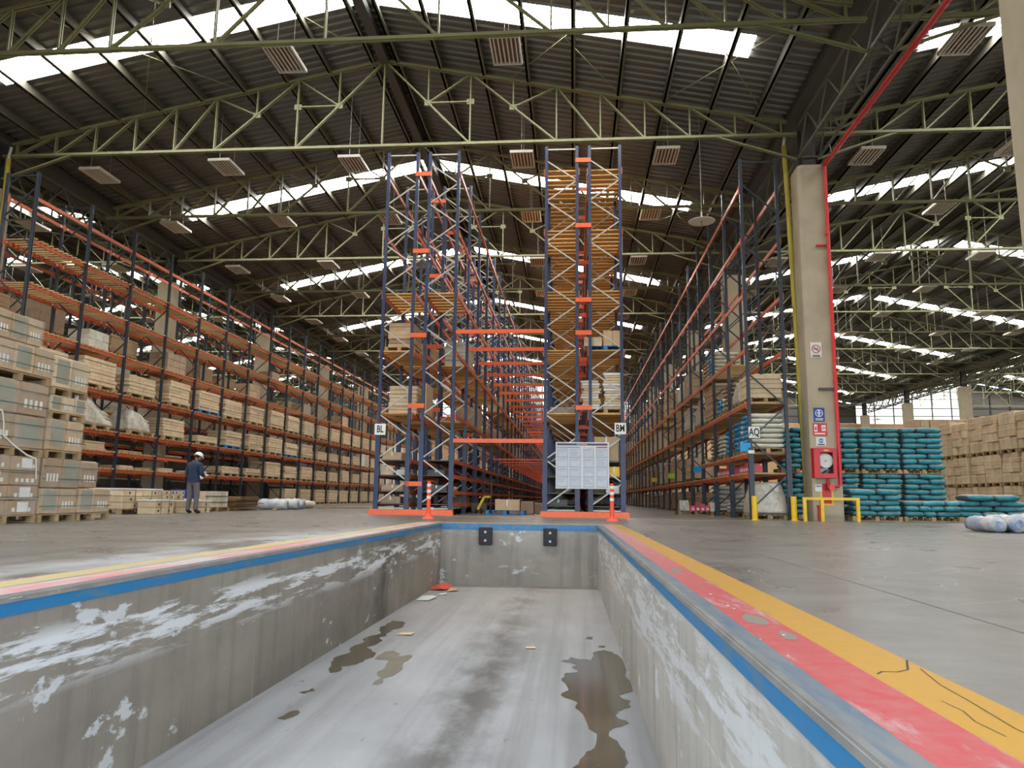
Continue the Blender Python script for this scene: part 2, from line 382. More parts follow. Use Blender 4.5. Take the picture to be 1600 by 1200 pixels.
# painted steel angle along the edges: blue face band, grey-blue top leg, dark rounded nosing
def edge(name, f, s):
    t = ob(name, None, Matrix.Identity(4)); struct(t)
    a, e = f(YN), f(PIT_END)
    b = MB(); b.hexa([(a - s * .006, YN, -.092), (a + s * .02, YN, -.092), (e + s * .02, PIT_END, -.092), (e - s * .006, PIT_END, -.092), (a - s * .006, YN, -.022), (a + s * .02, YN, -.022), (e + s * .02, PIT_END, -.022), (e - s * .006, PIT_END, -.022)])
    b.obj("blue_face_band", m_bluew, t)
    b = MB(); b.hexa([(a - s * .010, YN, -.022), (a + s * .03, YN, -.022), (e + s * .03, PIT_END, -.022), (e - s * .010, PIT_END, -.022), (a + s * .006, YN, .005), (a + s * .03, YN, .006), (e + s * .03, PIT_END, .006), (e + s * .006, PIT_END, .005)])
    b.obj("nosing", m_nose, t)
    b = MB(); b.hexa([(a + s * .03, YN, -.02), (a + s * .115, YN, -.02), (e + s * .115, PIT_END, -.02), (e + s * .03, PIT_END, -.02), (a + s * .03, YN, .0055), (a + s * .115, YN, .003), (e + s * .115, PIT_END, .003), (e + s * .03, PIT_END, .0055)])
    b.obj("top_leg", m_steel, t); return t
edge("trim_1", xl, -1); edge("trim_2", xr, 1)
t3 = struct(ob("trim_3", None, Matrix.Identity(4)))
box("blue_face_band", xl(PIT_END) + .008, xr(PIT_END) - .008, PIT_END - .006, PIT_END + .02, -.13, -.012, m_bluew, t3)
box("top_leg", xl(PIT_END) + .008, xr(PIT_END) - .008, PIT_END - .006, PIT_END + .12, -.012, .005, m_steel, t3)
def stripe(name, f, s, o0, o1, m, y0, y1):
    b = MB(); pts = [(f(y0) + s * o0, y0), (f(y0) + s * o1, y0), (f(y1) + s * o1, y1), (f(y1) + s * o0, y1)]
    if s < 0: pts = pts[::-1]
    b.poly([(x, y, .0012) for x, y in pts]); return struct(b.obj(name, m))
stripe("floor_line_1", xr, 1, .117, .32, m_redst, YN, PIT_END + .2)
stripe("floor_line_2", xr, 1, .32, .545, m_yelst, YN, PIT_END + .45)
stripe("floor_line_3", xl, -1, .117, .35, m_redwk, YN, PIT_END + .2)
stripe("floor_line_4", xl, -1, .37, .60, m_yelwk, YN, PIT_END + .45)
b = MB(); b.box(xl(PIT_END) - .6, xr(PIT_END) + .545, PIT_END + .35, PIT_END + .6, .0002, .0014); struct(b.obj("floor_line_5", m_yelwk))
b = MB(); b.box(-3.9, 2.3, 22.2, 22.4, .0002, .0013); struct(b.obj("floor_line_6", m_yelwk))
b = MB(); b.box(2.6, 14.5, 21.6, 21.75, .0002, .0013); struct(b.obj("floor_line_7", m_yelwk))
def flat(name, pts, z, m, parent):
    b = MB(); b.poly([(x, y, z) for x, y in pts]); return b.obj(name, m, parent)
m_chip = mat("bare_concrete_chip", C(120, 114, 104), .7); m_crack = mat("crack_dark", C(70, 62, 50), .8); m_scr = mat("scratch_pale", C(176, 174, 170), .3); m_fleck = mat("paint_fleck", C(222, 222, 220), .6)
rl, yl = bpy.data.objects["floor_line_1"], bpy.data.objects["floor_line_2"]
flat("paint_chip", [(.80, 3.62), (.86, 3.55), (.90, 3.60), (.91, 3.78), (.86, 3.88), (.81, 3.80)], .0018, m_chip, rl)
flat("paint_chip", [(.86, 3.22), (.90, 3.2), (.93, 3.3), (.90, 3.42), (.87, 3.36)], .0018, m_chip, rl)
flat("paint_chip", [(.76, 6.0), (.82, 5.9), (.86, 6.2), (.80, 6.4)], .0018, m_chip, rl)
def ribbon(name, P, w, z, m, parent):
    b = MB(); n = len(P)
    for i, (x, y) in enumerate(P):
        a, c = Vector(P[max(0, i - 1)]), Vector(P[min(n - 1, i + 1)]); dd = (c - a).normalized(); q = Vector((-dd.y, dd.x)) * w / 2; b.v += [(x - q.x, y - q.y, z), (x + q.x, y + q.y, z)]
    b.f = [(2 * i, 2 * i + 2, 2 * i + 3, 2 * i + 1) for i in range(n - 1)]; b.mi = [0] * (n - 1); return b.obj(name, m, parent)
ribbon("crack", [(.99, 2.62), (1.02, 2.66), (1.07, 2.66), (1.12, 2.70), (1.185, 2.86)], .008, .0020, m_crack, yl)
ribbon("crack", [(1.17, 2.72), (1.13, 2.5), (1.12, 2.3), (1.10, 2.05), (1.12, 1.85)], .004, .0020, m_crack, yl)
ribbon("crack", [(1.04, 2.3), (1.05, 2.2), (1.03, 2.1), (1.04, 1.98)], .0035, .0020, m_crack, yl)
for k in range(16): x, y = RND.uniform(.66, .92), RND.uniform(2.6, 6.5); q = RND.uniform(.004, .012); flat("paint_fleck", [(x, y), (x + q, y - q), (x + 1.6 * q, y + q), (x + .4 * q, y + 2 * q)], .0022, m_fleck, rl)
for k in range(60):
    cx0, cy0 = RND.uniform(1.5, 2.6), RND.uniform(5.2, 9.5); rr = RND.uniform(.25, 1.6); a0 = RND.uniform(0, 6.28); da = RND.uniform(.5, 1.6)
    if k in (0, 1): cx0, cy0, rr, a0, da = (2.75, 5.3, .28, 0, 5.6) if k == 0 else (1.75, 6.2, .35, 2, 4.2)
    ribbon("scratch", [(cx0 + rr * math.cos(a0 + da * t / 12), cy0 + rr * math.sin(a0 + da * t / 12)) for t in range(13)], RND.uniform(.003, .008), .0005, m_scr, floor)
for k in range(40):
    x, y = RND.uniform(-9, -3.8), RND.uniform(6, 18); L = RND.uniform(.3, 1.2); a0 = RND.uniform(-.25, .25); ribbon("scratch", [(x, y), (x + L * .5, y + L * .5 * a0), (x + L, y + L * a0)], RND.uniform(.02, .05), .0005, m_scr, floor)
# ground of the yard outside the open front
g = MB(); g.poly([(-90, -60, PIT_Z - .01), (90, -60, PIT_Z - .01), (90, YN + .1, PIT_Z - .01), (-90, YN + .1, PIT_Z - .01)])
struct(g.obj("ground_yard", mat("yard_concrete", C(176, 172, 164), .8, noise=(.3, .15))))
# puddles and damp patches lying on the pit floor
def blob(name, pts, m, label, zoff, it=2):
    P = [Vector((x, y, 0)) for x, y in pts]
    for k in range(it):
        Q = []
        for i in range(len(P)):
            a, c = P[i], P[(i + 1) % len(P)]; dd = (c - a)
            nrm = Vector((-dd.y, dd.x, 0))
            Q += [a, a + dd * .5 + nrm * RND.uniform(-.16, .16)]
        P = Q
    b = MB(); b.poly([(max(xl(p.y) + .012, min(p.x, xr(p.y) - .012)), p.y, PIT_Z + zoff) for p in P])
    o = b.obj(name, m); tag(o, label, "puddle"); return o
blob("puddle", [(-2.66, 8.19), (-2.59, 8.0), (-2.51, 8.06), (-2.56, 8.31), (-2.42, 8.43), (-2.38, 8.72), (-2.43, 9.13), (-2.57, 9.37), (-2.49, 9.8), (-2.58, 10.01), (-2.52, 10.15), (-2.47, 10.77), (-2.56, 11.31), (-2.74, 11.38), (-2.79, 10.81), (-2.64, 10.32), (-2.77, 9.98), (-2.7, 9.77), (-2.72, 9.15), (-2.73, 8.9), (-2.74, 8.61)], m_wet, "long narrow dark puddle against the stained pit wall", .003)
blob("puddle", [(-2.01, 7.58), (-1.96, 7.57), (-1.96, 7.85), (-1.89, 8.05), (-1.86, 8.3), (-1.93, 8.61), (-1.89, 8.9), (-1.95, 9.02), (-2.07, 8.88), (-2.18, 9.21), (-2.3, 9.15), (-2.3, 8.73), (-2.1, 8.64), (-2.1, 8.12)], m_damp, "thin half-dried puddle beside the long narrow one", .003)
blob("puddle", [(.0, 2.0), (-.06, 3.2), (.04, 4.2), (-.01, 5.51), (.09, 5.85), (.15, 5.93), (.12, 6.4), (.04, 6.94), (.02, 7.22), (-.12, 7.5), (-.13, 8.01), (-.09, 8.35), (.04, 8.42), (.02, 8.73), (-.15, 8.92), (-.05, 9.17), (.2, 9.03), (.22, 9.4), (.37, 9.64), (.52, 9.38), (.54, 8.29), (.43, 7.5), (.51, 7.1), (.38, 6.95), (.38, 6.73), (.46, 6.61), (.34, 6.48), (.35, 6.0), (.35, 5.55), (.38, 4.2), (.3, 3.2), (.32, 2.0)], m_wet, "largest brown puddle running along the scraped pit wall", .003)
for pts, lab in (([(-2.49, 6.36), (-2.42, 6.34), (-2.36, 6.5), (-2.41, 6.62), (-2.46, 6.56)], "small dark puddle nearest the camera below the stained pit wall"),
                 ([(-2.62, 7.2), (-2.55, 7.16), (-2.48, 7.28), (-2.54, 7.38)], "small dark puddle just short of the long narrow one"),
                 ([(-.38, 5.35), (-.30, 5.3), (-.22, 5.36), (-.28, 5.42)], "tiny dark puddle at the bottom edge of the pit floor"),
                 ([(.30, 9.8), (.38, 9.78), (.40, 9.9), (.33, 9.92)], "tiny dark spot just beyond the largest puddle"),
                 ([(.14, 10.35), (.24, 10.3), (.26, 10.5), (.18, 10.52)], "tiny dark spot further along from the largest puddle")):
    blob("puddle", pts, m_wet, lab, .003, 1)
# rubber bumpers on the pit end
for x0, lab in ((-2.06, "black rubber dock bumper nearer the stained pit wall"), (-.66, "black rubber dock bumper nearer the scraped pit wall")):
    t = thing("dock_bumper", (x0 + .145, PIT_END - .06, -.26), lab, "bumper", "dock bumpers on the pit end wall")
    bm = bmesh.new(); bmesh.ops.create_cube(bm, size=1.0)
    bmesh.ops.scale(bm, vec=(.29, .11, .37), verts=bm.verts); bmesh.ops.bevel(bm, geom=bm.edges[:], offset=.012, segments=2, affect='EDGES')
    me = bpy.data.meshes.new("block"); bm.to_mesh(me); bm.free(); me.materials.append(m_rubber)
    ob("block", me, Matrix.Translation((x0 + .145, PIT_END - .058, -.26)), t)
    for dz in (.09, -.09):
        b = MB(); b.cyl((x0 + .145, PIT_END - .108, -.26 + dz), (x0 + .145, PIT_END - .124, -.26 + dz), .028, 8); b.obj("bolt", m_galv, t)
# litter in the pit corner
def scrap(name, cx, cy, pts, m, label, zz=.02, cat="paper"):
    b = MB(); n = len(pts); top = [(cx + x, cy + y, PIT_Z + .012 + zz * h) for x, y, h in pts]
    b.v = top + [(x, y, z - .006) for x, y, z in top]
    b.f = [tuple(range(n)), tuple(range(2 * n - 1, n - 1, -1))] + [(i, n + i, n + (i + 1) % n, (i + 1) % n) for i in range(n)]; b.mi = [0] * len(b.f)
    return tag(b.obj(name, m), label, cat)
m_scrap = mat("red_card_scrap", C(206, 84, 62), .7, noise=(6, .15))
scrap("cardboard_scrap", -2.7, 15.35, [(-.24, -.18, 0), (.05, -.28, 1.5), (.22, -.1, .5), (.2, .12, 3), (0, .25, 5), (-.15, .1, 3)], m_scrap, "crumpled red cardboard scrap in the far corner of the pit", .02, "cardboard")
scrap("cardboard_scrap", -2.44, 15.1, [(-.1, -.14, 0), (.08, -.1, 1), (.12, .08, .5), (-.05, .14, 2)], m_card, "small tan cardboard scrap beside the red one", .02, "cardboard")
scrap("paper_scrap", -2.7, 13.9, [(-.16, -.3, 0), (.08, -.34, .5), (.15, .1, 1), (.02, .35, .5), (-.14, .15, 1)], m_white, "largest white paper scrap on the pit floor by the wall")
scrap("paper_scrap", -2.52, 14.5, [(-.08, -.1, 0), (.07, -.08, .5), (.06, .1, 1), (-.07, .08, .3)], m_white, "small white paper scrap nearer the pit corner")
scrap("paper_scrap", -2.3, 10.3, [(-.1, -.06, 0), (.1, -.09, .3), (.12, .07, .5), (-.06, .09, .2)], m_card2, "tan paper scrap beside the long narrow puddle")
scrap("paper_scrap", -.55, 9.6, [(-.06, -.03, 0), (.07, -.04, .3), (.06, .04, .5), (-.05, .05, .2)], m_card2, "tiny tan paper scrap in the middle of the pit floor")

# ================================================================== ROOF
RIDGE0, SPAN, HALF = -6.7, 28.8, 14.4
ZR, ZE, ZB = 15.9, 13.0, 12.68
TRY = [17.71 + 5.99 * k for k in range(14)]         # truss planes
ROOF0, ROOF1 = -2.0, 98.6
def zt(dd): return ZR - (ZR - ZE) * dd / HALF
SKYB = [(7.85 + 12.03 * k, 8.95 + 12.03 * k) for k in range(0, 8)]
SK0, SK1 = .35, 11.95
def corr(b, xa, za, xb, zb, y0, y1, pitch=.34):
    """trapezoidal sheet between two eave lines, ribs running down the slope"""
    prof = ((0, 0), (.03, 0), (.07, .06), (.30, .06))
    ys = []; y = y0
    while y < y1 - 1e-4:
        for dy, h in prof:
            if y + dy * pitch / .34 < y1: ys.append((y + dy * pitch / .34, h))
        y += pitch
    ys.append((y1, 0)); n = len(b.v)
    for yy, h in ys: b.v += [(xa, yy, za + h), (xb, yy, zb + h)]
    for i in range(len(ys) - 1):
        k = n + 2 * i; b.f.append((k, k + 1, k + 3, k + 2)); b.mi.append(0)
PUR = [.45, 2.0, 3.55, 5.1, 6.65, 8.2, 9.75, 11.3, 12.8]
wn = 0
NAVES = (("left_nave", -1), ("main_nave", 0), ("right_nave", 1), ("far_nave", 2))
for nm, ni in NAVES:
    xrdg = RIDGE0 + SPAN * ni
    ceil = struct(ob("ceiling_" + nm, None, Matrix.Identity(4)))
    OFF = .30
    for s in (-1, 1):
        y = ROOF0
        for (a, e) in SKYB + [(ROOF1, ROOF1)]:
            b = MB(); corr(b, xrdg, zt(0) + OFF, xrdg + s * HALF, zt(HALF) + OFF, y, a); b.obj("roof_sheet", m_roof, ceil)
            if e > a:
                b = MB(); corr(b, xrdg + s * SK1, zt(SK1) + OFF, xrdg + s * HALF, zt(HALF) + OFF, a, e)
                corr(b, xrdg, zt(0) + OFF, xrdg + s * SK0, zt(SK0) + OFF, a, e); b.obj("roof_sheet", m_roof, ceil)
            y = e
        for k, pd in enumerate(PUR):
            z = zt(pd) + .12
            b = MB(); x = xrdg + s * pd
            b.box(x - .035, x + .035, ROOF0, ROOF1, z - .14, z + .17); b.box(x - .035, x + .10, ROOF0, ROOF1, z - .14, z - .12)
            b.obj("purlin", m_purlin, ceil)
        # skylight strips, one sheet between each pair of purlins
        for q, (a, e) in enumerate(SKYB):
            wn += 1; w = struct(ob("window_%d" % wn, None, Matrix.Identity(4)))
            edges = [SK0] + [p_ for p_ in PUR if SK0 < p_ < SK1] + [SK1]
            near = 0 < q < 5
            segs = list(zip(edges[:-1], edges[1:])) if near else [(SK0, SK1)]
            for d0, d1 in segs:
                xa_, xb_ = xrdg + s * (d0 + (.012 if near else 0)), xrdg + s * (d1 - (.012 if near else 0))
                b = MB(); b.quad((xa_, a + .01, zt(d0) + OFF + .012), (xb_, a + .01, zt(d1) + OFF + .012), (xb_, e - .01, zt(d1) + OFF + .012), (xa_, e - .01, zt(d0) + OFF + .012))
                b.obj("skylight_sheet", m_sky, w)
            if near:                              # ribs of the translucent sheet
                for q_ in (.33, .67):
                    yy = a + (e - a) * q_; b = MB(); b.bar((xrdg + s * SK0, yy, zt(SK0) + OFF + .0), (xrdg + s * SK1, yy, zt(SK1) + OFF + .0), .016, .015); b.obj("sheet_rib", m_purlin, w)
    # ridge beam with louvred ridge vent
    b = MB(); b.box(xrdg - .16, xrdg + .16, ROOF0, ROOF1, ZR - .12, ZR + .16); b.obj("ridge_beam", m_dark, ceil)
    # valley gutter
    xv = xrdg + HALF
    b = MB(); b.box(xv - .62, xv + .62, ROOF0, ROOF1, ZE + .02, ZE + .12); b.box(xv - .62, xv - .57, ROOF0, ROOF1, ZE + .12, ZE + .36); b.box(xv + .57, xv + .62, ROOF0, ROOF1, ZE + .12, ZE + .36)
    b.obj("valley_gutter", m_dark, ceil)
# diagonal tie rods under the sheets of the main nave
for (x0, y0, x1, y1) in ((-2.2, 18, 1.6, 23.6), (1.6, 18, -2.2, 23.6), (3.0, 18, 6.4, 23.6), (6.4, 18, 3.0, 23.6), (-15.5, 18, -11.8, 23.6), (-11.8, 18, -15.5, 23.6), (-9.9, 18, -6.9, 23.6), (3.0, 30, 6.4, 35.6), (6.4, 30, 3.0, 35.6)):
    b = MB(); z0, z1 = zt(abs(x0 - RIDGE0)) + .0, zt(abs(x1 - RIDGE0)) + .0
    b.cyl((x0, y0, z0), (x1, y1, z1), .013, 5); b.obj("tie_rod", m_green, bpy.data.objects["ceiling_main_nave"])

DV = [0, 3.1, 6.1, 7.6, 9.1, 10.6, 12.1, 13.6]
def truss_members(x0):
    T = lambda dd: (dd, zt(dd)); B = lambda dd: (dd, ZB); out = []
    out.append(("bottom_chord", (x0 - 14.1, ZB), (x0 + 14.1, ZB), .09, .15))
    for s in (-1, 1):
        P = lambda p: (x0 + s * p[0], p[1])
        out.append(("top_chord", P(T(0)), P(T(14.1)), .09, .16))
        for dd in DV:
            if dd == 0 and s < 0: continue
            out.append(("web_post", P(B(dd)), P(T(dd)), .045, .12))
        for a, c in ((0, 3.1), (3.1, 6.1), (6.1, 7.6), (7.6, 9.1), (9.1, 10.6), (10.6, 12.1), (12.1, 13.6)):
            out.append(("web_diagonal", P(T(a)), P(B(c)), .05, .12))
        n1 = (1.6, (zt(0) + (ZB - zt(0)) * 1.6 / 3.1)); n2 = (4.6, (zt(3.1) + ZB) / 2)
        out.append(("web_post", P(n1), P(T(1.6)), .042, .11)); out.append(("web_diagonal", P(n1), P(T(3.1)), .042, .11))
        out.append(("web_strut", P(n1), P((3.1, n1[1])), .042, .11))
        out.append(("web_post", P(n2), P(T(4.6)), .042, .11)); out.append(("web_diagonal", P(n2), P(T(6.1)), .042, .11))
        out.append(("knee_brace", P(B(11.4)), P((14.05, 11.8)), .05, .12))
        for n_ in (n1, n2, (3.1, n1[1])): out.append(("gusset_plate", P((n_[0] - .13, n_[1])), P((n_[0] + .13, n_[1])), .2, .07))
    return out
def truss_name(ni): return {-1: "behind the worker's rack", 0: "over the rack aisles", 1: "over the teal bags", 2: "in the farthest hall"}[ni]
far_mesh = None
for nm, ni in NAVES:
    for k, y in enumerate(TRY):
        x0 = RIDGE0 + SPAN * ni
        lab = "pale green roof truss %s, %s from the front" % (truss_name(ni), ordn(k))
        near = (ni == 0 and k < 6) or (ni == 1 and k < 5)
        if near:
            t = thing("roof_truss", (x0, y, ZB), lab, "truss", "green roof trusses")
            for (pn, p, q, h, th) in truss_members(x0):
                M = bar_matrix((p[0], y, p[1]), (q[0], y, q[1]), th, h)
                if pn == "web_post":
                    pp, qq = Vector((p[0], y, p[1])), Vector((q[0], y, q[1]))
                    M = Matrix.Translation((pp + qq) / 2) @ Matrix(((0, 0, h, 0), (th, 0, 0, 0), (0, (qq - pp).length, 0, 0), (0, 0, 0, 1)))
                ob(pn, unit(m_green, "cube" if pn in ("gusset_plate",) else "pair"), M, t)
        else:
            if far_mesh is None:
                b = MB()
                for (pn, p, q, h, th) in truss_members(0): 
                    if pn == "web_post": b.box(p[0] - h * .42, p[0] + h * .42, -th * .3, th * .3, min(p[1], q[1]) - ZB, max(p[1], q[1]) - ZB)
                    else: b.bar((p[0], 0, p[1] - ZB), (q[0], 0, q[1] - ZB), th * .6, h * .85)
                far_mesh = b.mesh("roof_truss", m_green)
            o = ob("roof_truss", far_mesh, Matrix.Translation((x0, y, ZB))); tag(o, lab, "truss", "green roof trusses")

# columns and lattice girders under the valleys
COLY = [11.75 + 11.98 * k for k in range(8)]
def column_mesh():
    b = MB(); w, c = .45, .10
    P = [(-w + c, -w), (w - c, -w), (w, -w + c), (w, w - c), (w - c, w), (-w + c, w), (-w, w - c), (-w, -w + c)]
    n = 8; b.v = [(x, y, 0) for x, y in P] + [(x, y, 11.3) for x, y in P] + [(x * .93, y * .93, 11.42) for x, y in P]
    for r_ in (0, 1): b.f += [(r_ * n + i, r_ * n + (i + 1) % n, r_ * n + n + (i + 1) % n, r_ * n + n + i) for i in range(n)]
    b.f.append(tuple(range(2 * n, 3 * n))); b.mi = [0] * len(b.f); return b.mesh("column_shaft", m_col)
cm = column_mesh()
stub = MB(); stub.box(-.2, .2, -.25, -.2, 11.42, 12.95); stub.box(-.2, .2, .2, .25, 11.42, 12.95); stub.box(-.04, .04, -.2, .2, 11.42, 12.95); stub.box(-.3, .3, -.3, .3, 11.42, 11.47)
sm_ = stub.mesh("steel_stub", m_dark)
VX = [RIDGE0 - HALF, RIDGE0 + HALF, RIDGE0 + HALF + SPAN]
VN = ["behind the worker's rack", "beside the teal bags", "in the hall beyond the carton wall"]
for xv, vn in zip(VX, VN):
    for k, y in enumerate(COLY):
        t = struct(thing("column", (xv, y, 0), "square concrete column %s, %s from the front" % (vn, ordn(k)), "column", "concrete columns"))
        ob("shaft", cm, Matrix.Translation((xv, y, 0)), t); ob("steel_stub", sm_, Matrix.Translation((xv, y, 0)), t)
    gm = None
    for k in range(7):
        y0, y1 = COLY[k] + .3, COLY[k + 1] - .3
        lab = "lattice valley girder %s, %s span from the front" % (vn, ordn(k))
        near = xv == VX[1] and k < 3
        parts = []
        for sx in (-.32, .32):
            parts += [("chord", (xv + sx, y0, 11.75), (xv + sx, y1, 11.75), .07, .09), ("chord", (xv + sx, y0, 12.85), (xv + sx, y1, 12.85), .07, .09)]
            n = 12; st = (y1 - y0) / n
            for i in range(n):
                za, zc = (11.75, 12.85) if i % 2 == 0 else (12.85, 11.75)
                parts.append(("web_diagonal", (xv + sx, y0 + i * st, za), (xv + sx, y0 + (i + 1) * st, zc), .05, .06))
        n = 6
        for i in range(n + 1):
            yy = y0 + (y1 - y0) * i / n; parts.append(("cross_tie", (xv - .32, yy, 11.75), (xv + .32, yy, 11.75), .05, .06))
        if near:
            t = thing("lattice_girder", (xv, y0, 11.7), lab, "girder", "lattice girders")
            for (pn, p, q, w, h) in parts: bar(pn, p, q, w * .8, h * .8, m_girder, t)
        else:
            b = MB()
            for (pn, p, q, w, h) in parts: b.bar((p[0] - xv, p[1] - y0, p[2]), (q[0] - xv, q[1] - y0, q[2]), w, h)
            if gm is None: gm = b.mesh("lattice_girder", m_girder)
            tag(ob("lattice_girder", gm, Matrix.Translation((xv, y0, 0))), lab, "girder", "lattice girders")
# end wall with glazed gables
X0W, X1W = RIDGE0 - SPAN * 1.5, RIDGE0 + SPAN * 2.5
b = MB(); b.box(X0W, X0W + SPAN, ROOF1, ROOF1 + .3, 0, 10.7); struct(b.obj("wall_end_dark", m_dark))
b = MB(); b.box(X0W + SPAN, X1W, ROOF1, ROOF1 + .3, 0, 10.7); struct(b.obj("wall_end", m_end))
b = MB(); b.box(X0W, X1W, ROOF0 - .3, ROOF0, 5.6, ZR + .3); b.box(X0W, -16, ROOF0 - .3, ROOF0, 0, 5.6); b.box(22, X1W, ROOF0 - .3, ROOF0, 0, 5.6); struct(b.obj("wall_front", m_end))
b = MB(); b.box(X0W - .3, X0W, -6, ROOF1 + .3, 0, 13.2); struct(b.obj("wall_left", m_dark))
b = MB(); b.box(X1W, X1W + .3, -6, ROOF1 + .3, 0, 13.2); struct(b.obj("wall_right", m_end))
b = MB(); b.poly([(X0W, ROOF1 + .1, 10.7), (X0W + SPAN, ROOF1 + .1, 10.7), (X0W + SPAN, ROOF1 + .1, ZE + .30), (X0W + HALF, ROOF1 + .1, ZR + .30), (X0W, ROOF1 + .1, ZE + .30)]); struct(b.obj("wall_gable", m_dark))
for nm, ni in NAVES[1:]:
    x0 = RIDGE0 + SPAN * ni; wn += 1
    w = struct(ob("window_%d" % wn, None, Matrix.Identity(4)))
    nseg = 12
    for i in range(nseg):
        xa, xb = x0 - HALF + i * SPAN / nseg, x0 - HALF + (i + 1) * SPAN / nseg
        b = MB(); yv = ROOF1 + .12
        pts = [(xa + .05, yv, 10.72), (xb - .05, yv, 10.72), (xb - .05, yv, zt(abs(xb - x0)) + .2), (xa + .05, yv, zt(abs(xa - x0)) + .2)]
        b.hexa([(p[0], p[1], p[2]) for p in (pts[0], pts[1])] + [(pts[1][0], yv + .03, pts[1][2]), (pts[0][0], yv + .03, pts[0][2])] + [pts[3], pts[2], (pts[2][0], yv + .03, pts[2][2]), (pts[3][0], yv + .03, pts[3][2])])
        glazed = ni == 0 or (ni == 2 and i < 6)
        b.obj("pane" if glazed else "cladding_panel", m_gable if glazed else m_roof, w)
        box("mullion", xb - .06, xb + .06, ROOF1 - .02, ROOF1 + .2, 10.7, zt(abs(xb - x0)) + .25, m_dark, w)
    for z in (11.7, 12.7): box("transom", x0 - HALF, x0 + HALF, ROOF1, ROOF1 + .1, z - .05, z + .05, m_dark, w)

# ================================================================== LIGHT PANELS (switched off)
LW, LL = .42, .66
def lamp_parts():
    P = []
    P.append(("housing", MB().box(-LW + .02, LW - .02, -LL + .02, LL - .02, .07, .09), m_lampin))
    f = MB(); f.box(-LW, -LW + .05, -LL, LL, 0, .10); f.box(LW - .05, LW, -LL, LL, 0, .10); f.box(-LW + .05, LW - .05, -LL, -LL + .05, 0, .10); f.box(-LW + .05, LW - .05, LL - .05, LL, 0, .10)
    P.append(("frame", f, m_lamp))
    for i in range(6):
        x = -LW + .12 + i * (2 * LW - .24) / 5; P.append(("louvre", MB().box(x - .022, x + .022, -LL + .05, LL - .05, .01, .05), m_lamp))
    return P
LP = [(n_, b_.mesh(n_, m_), m_) for n_, b_, m_ in lamp_parts()]
allb = MB(); 
for (n_, b_, m_), j in zip(lamp_parts(), (0, 1, 1, 1, 1, 1, 1, 1)):
    k0 = len(allb.v); allb.v += b_.v; allb.f += [tuple(i + k0 for i in f_) for f_ in b_.f]; allb.mi += [j] * len(b_.f)
LALL = allb.mesh("light_panel", [m_lampin, m_lamp])
LXS = [-18.4, -13.3, -8.3, -1.9, 3.35]
LYS = [18.9, 25.65, 31.2, 37.6, 43.6, 49.6, 55.6, 61.6, 67.6]
for ni in (0, 1, -1):
    for j, y in enumerate(LYS):
        for i, x in enumerate(LXS):
            if ni == 0 and j == 0 and i in (0, 1, 4): continue
            if ni == -1 and (j < 2 or j > 5): continue
            x_ = x + SPAN * ni; z = min(12.95, zt(abs(x - RIDGE0)) - .8)
            if ni == 0 and abs(x - 3.35) < .1: z = 12.95
            lab = "unlit light panel %s, %s row from the front, %s across" % ({0: "over the rack aisles", 1: "above the teal bags", -1: "behind the worker's rack"}[ni], ordn(j), ordn(i))
            near = ni == 0 and j < 4 or ni == 1 and j < 3
            t = thing("light_panel", (x_, y, z), lab, "light", "unlit light panels")
            if near:
                for n_, me, m_ in LP: ob(n_, me, Matrix.Translation((x_, y, z)), t)
            else: ob("panel_body", LALL, Matrix.Translation((x_, y, z)), t)
            zr_ = zt(abs(x - RIDGE0)) + .32
            for dy in (-LL + .1, LL - .1): box("hanger_wire", x_ - .008, x_ + .008, y + dy - .008, y + dy + .008, z + .085, zr_, m_galv, t)
def dish(x, y, z, top, lab):
    t = thing("hanging_dish", (x, y, z), lab, "dish")
    b = MB(); n = 32; k = 3
    rings = [(.0, .03), (.25, .02), (.44, .0), (.45, .012), (.25, .05), (.0, .06)]
    for rr, zz in rings:
        for i in range(n): b.v.append((x + rr * math.cos(2 * math.pi * i / n), y + rr * math.sin(2 * math.pi * i / n), z + zz))
    for a in range(5):
        for i in range(n): j = (i + 1) % n; b.f.append((a * n + i, a * n + j, (a + 1) * n + j, (a + 1) * n + i)); b.mi.append(0)
    b.obj("disc", m_white, t, True)
    b = MB(); b.cyl((x, y, z - .12), (x, y, z + .35), .035, 8); b.obj("stem", m_galv, t)
    b = MB(); b.cyl((x, y, z + .35), (x, y, top), .008, 5); b.obj("wire", m_galv, t)
dish(4.36, 24.5, 10.0, zt(4.36 - RIDGE0) + .32, "round pale dish hanging on a wire above the AQ aisle")
dish(29.8, 75.0, 8.7, zt(29.8 - RIDGE0 - SPAN) + .32, "distant round grey dish hanging above the carton wall")

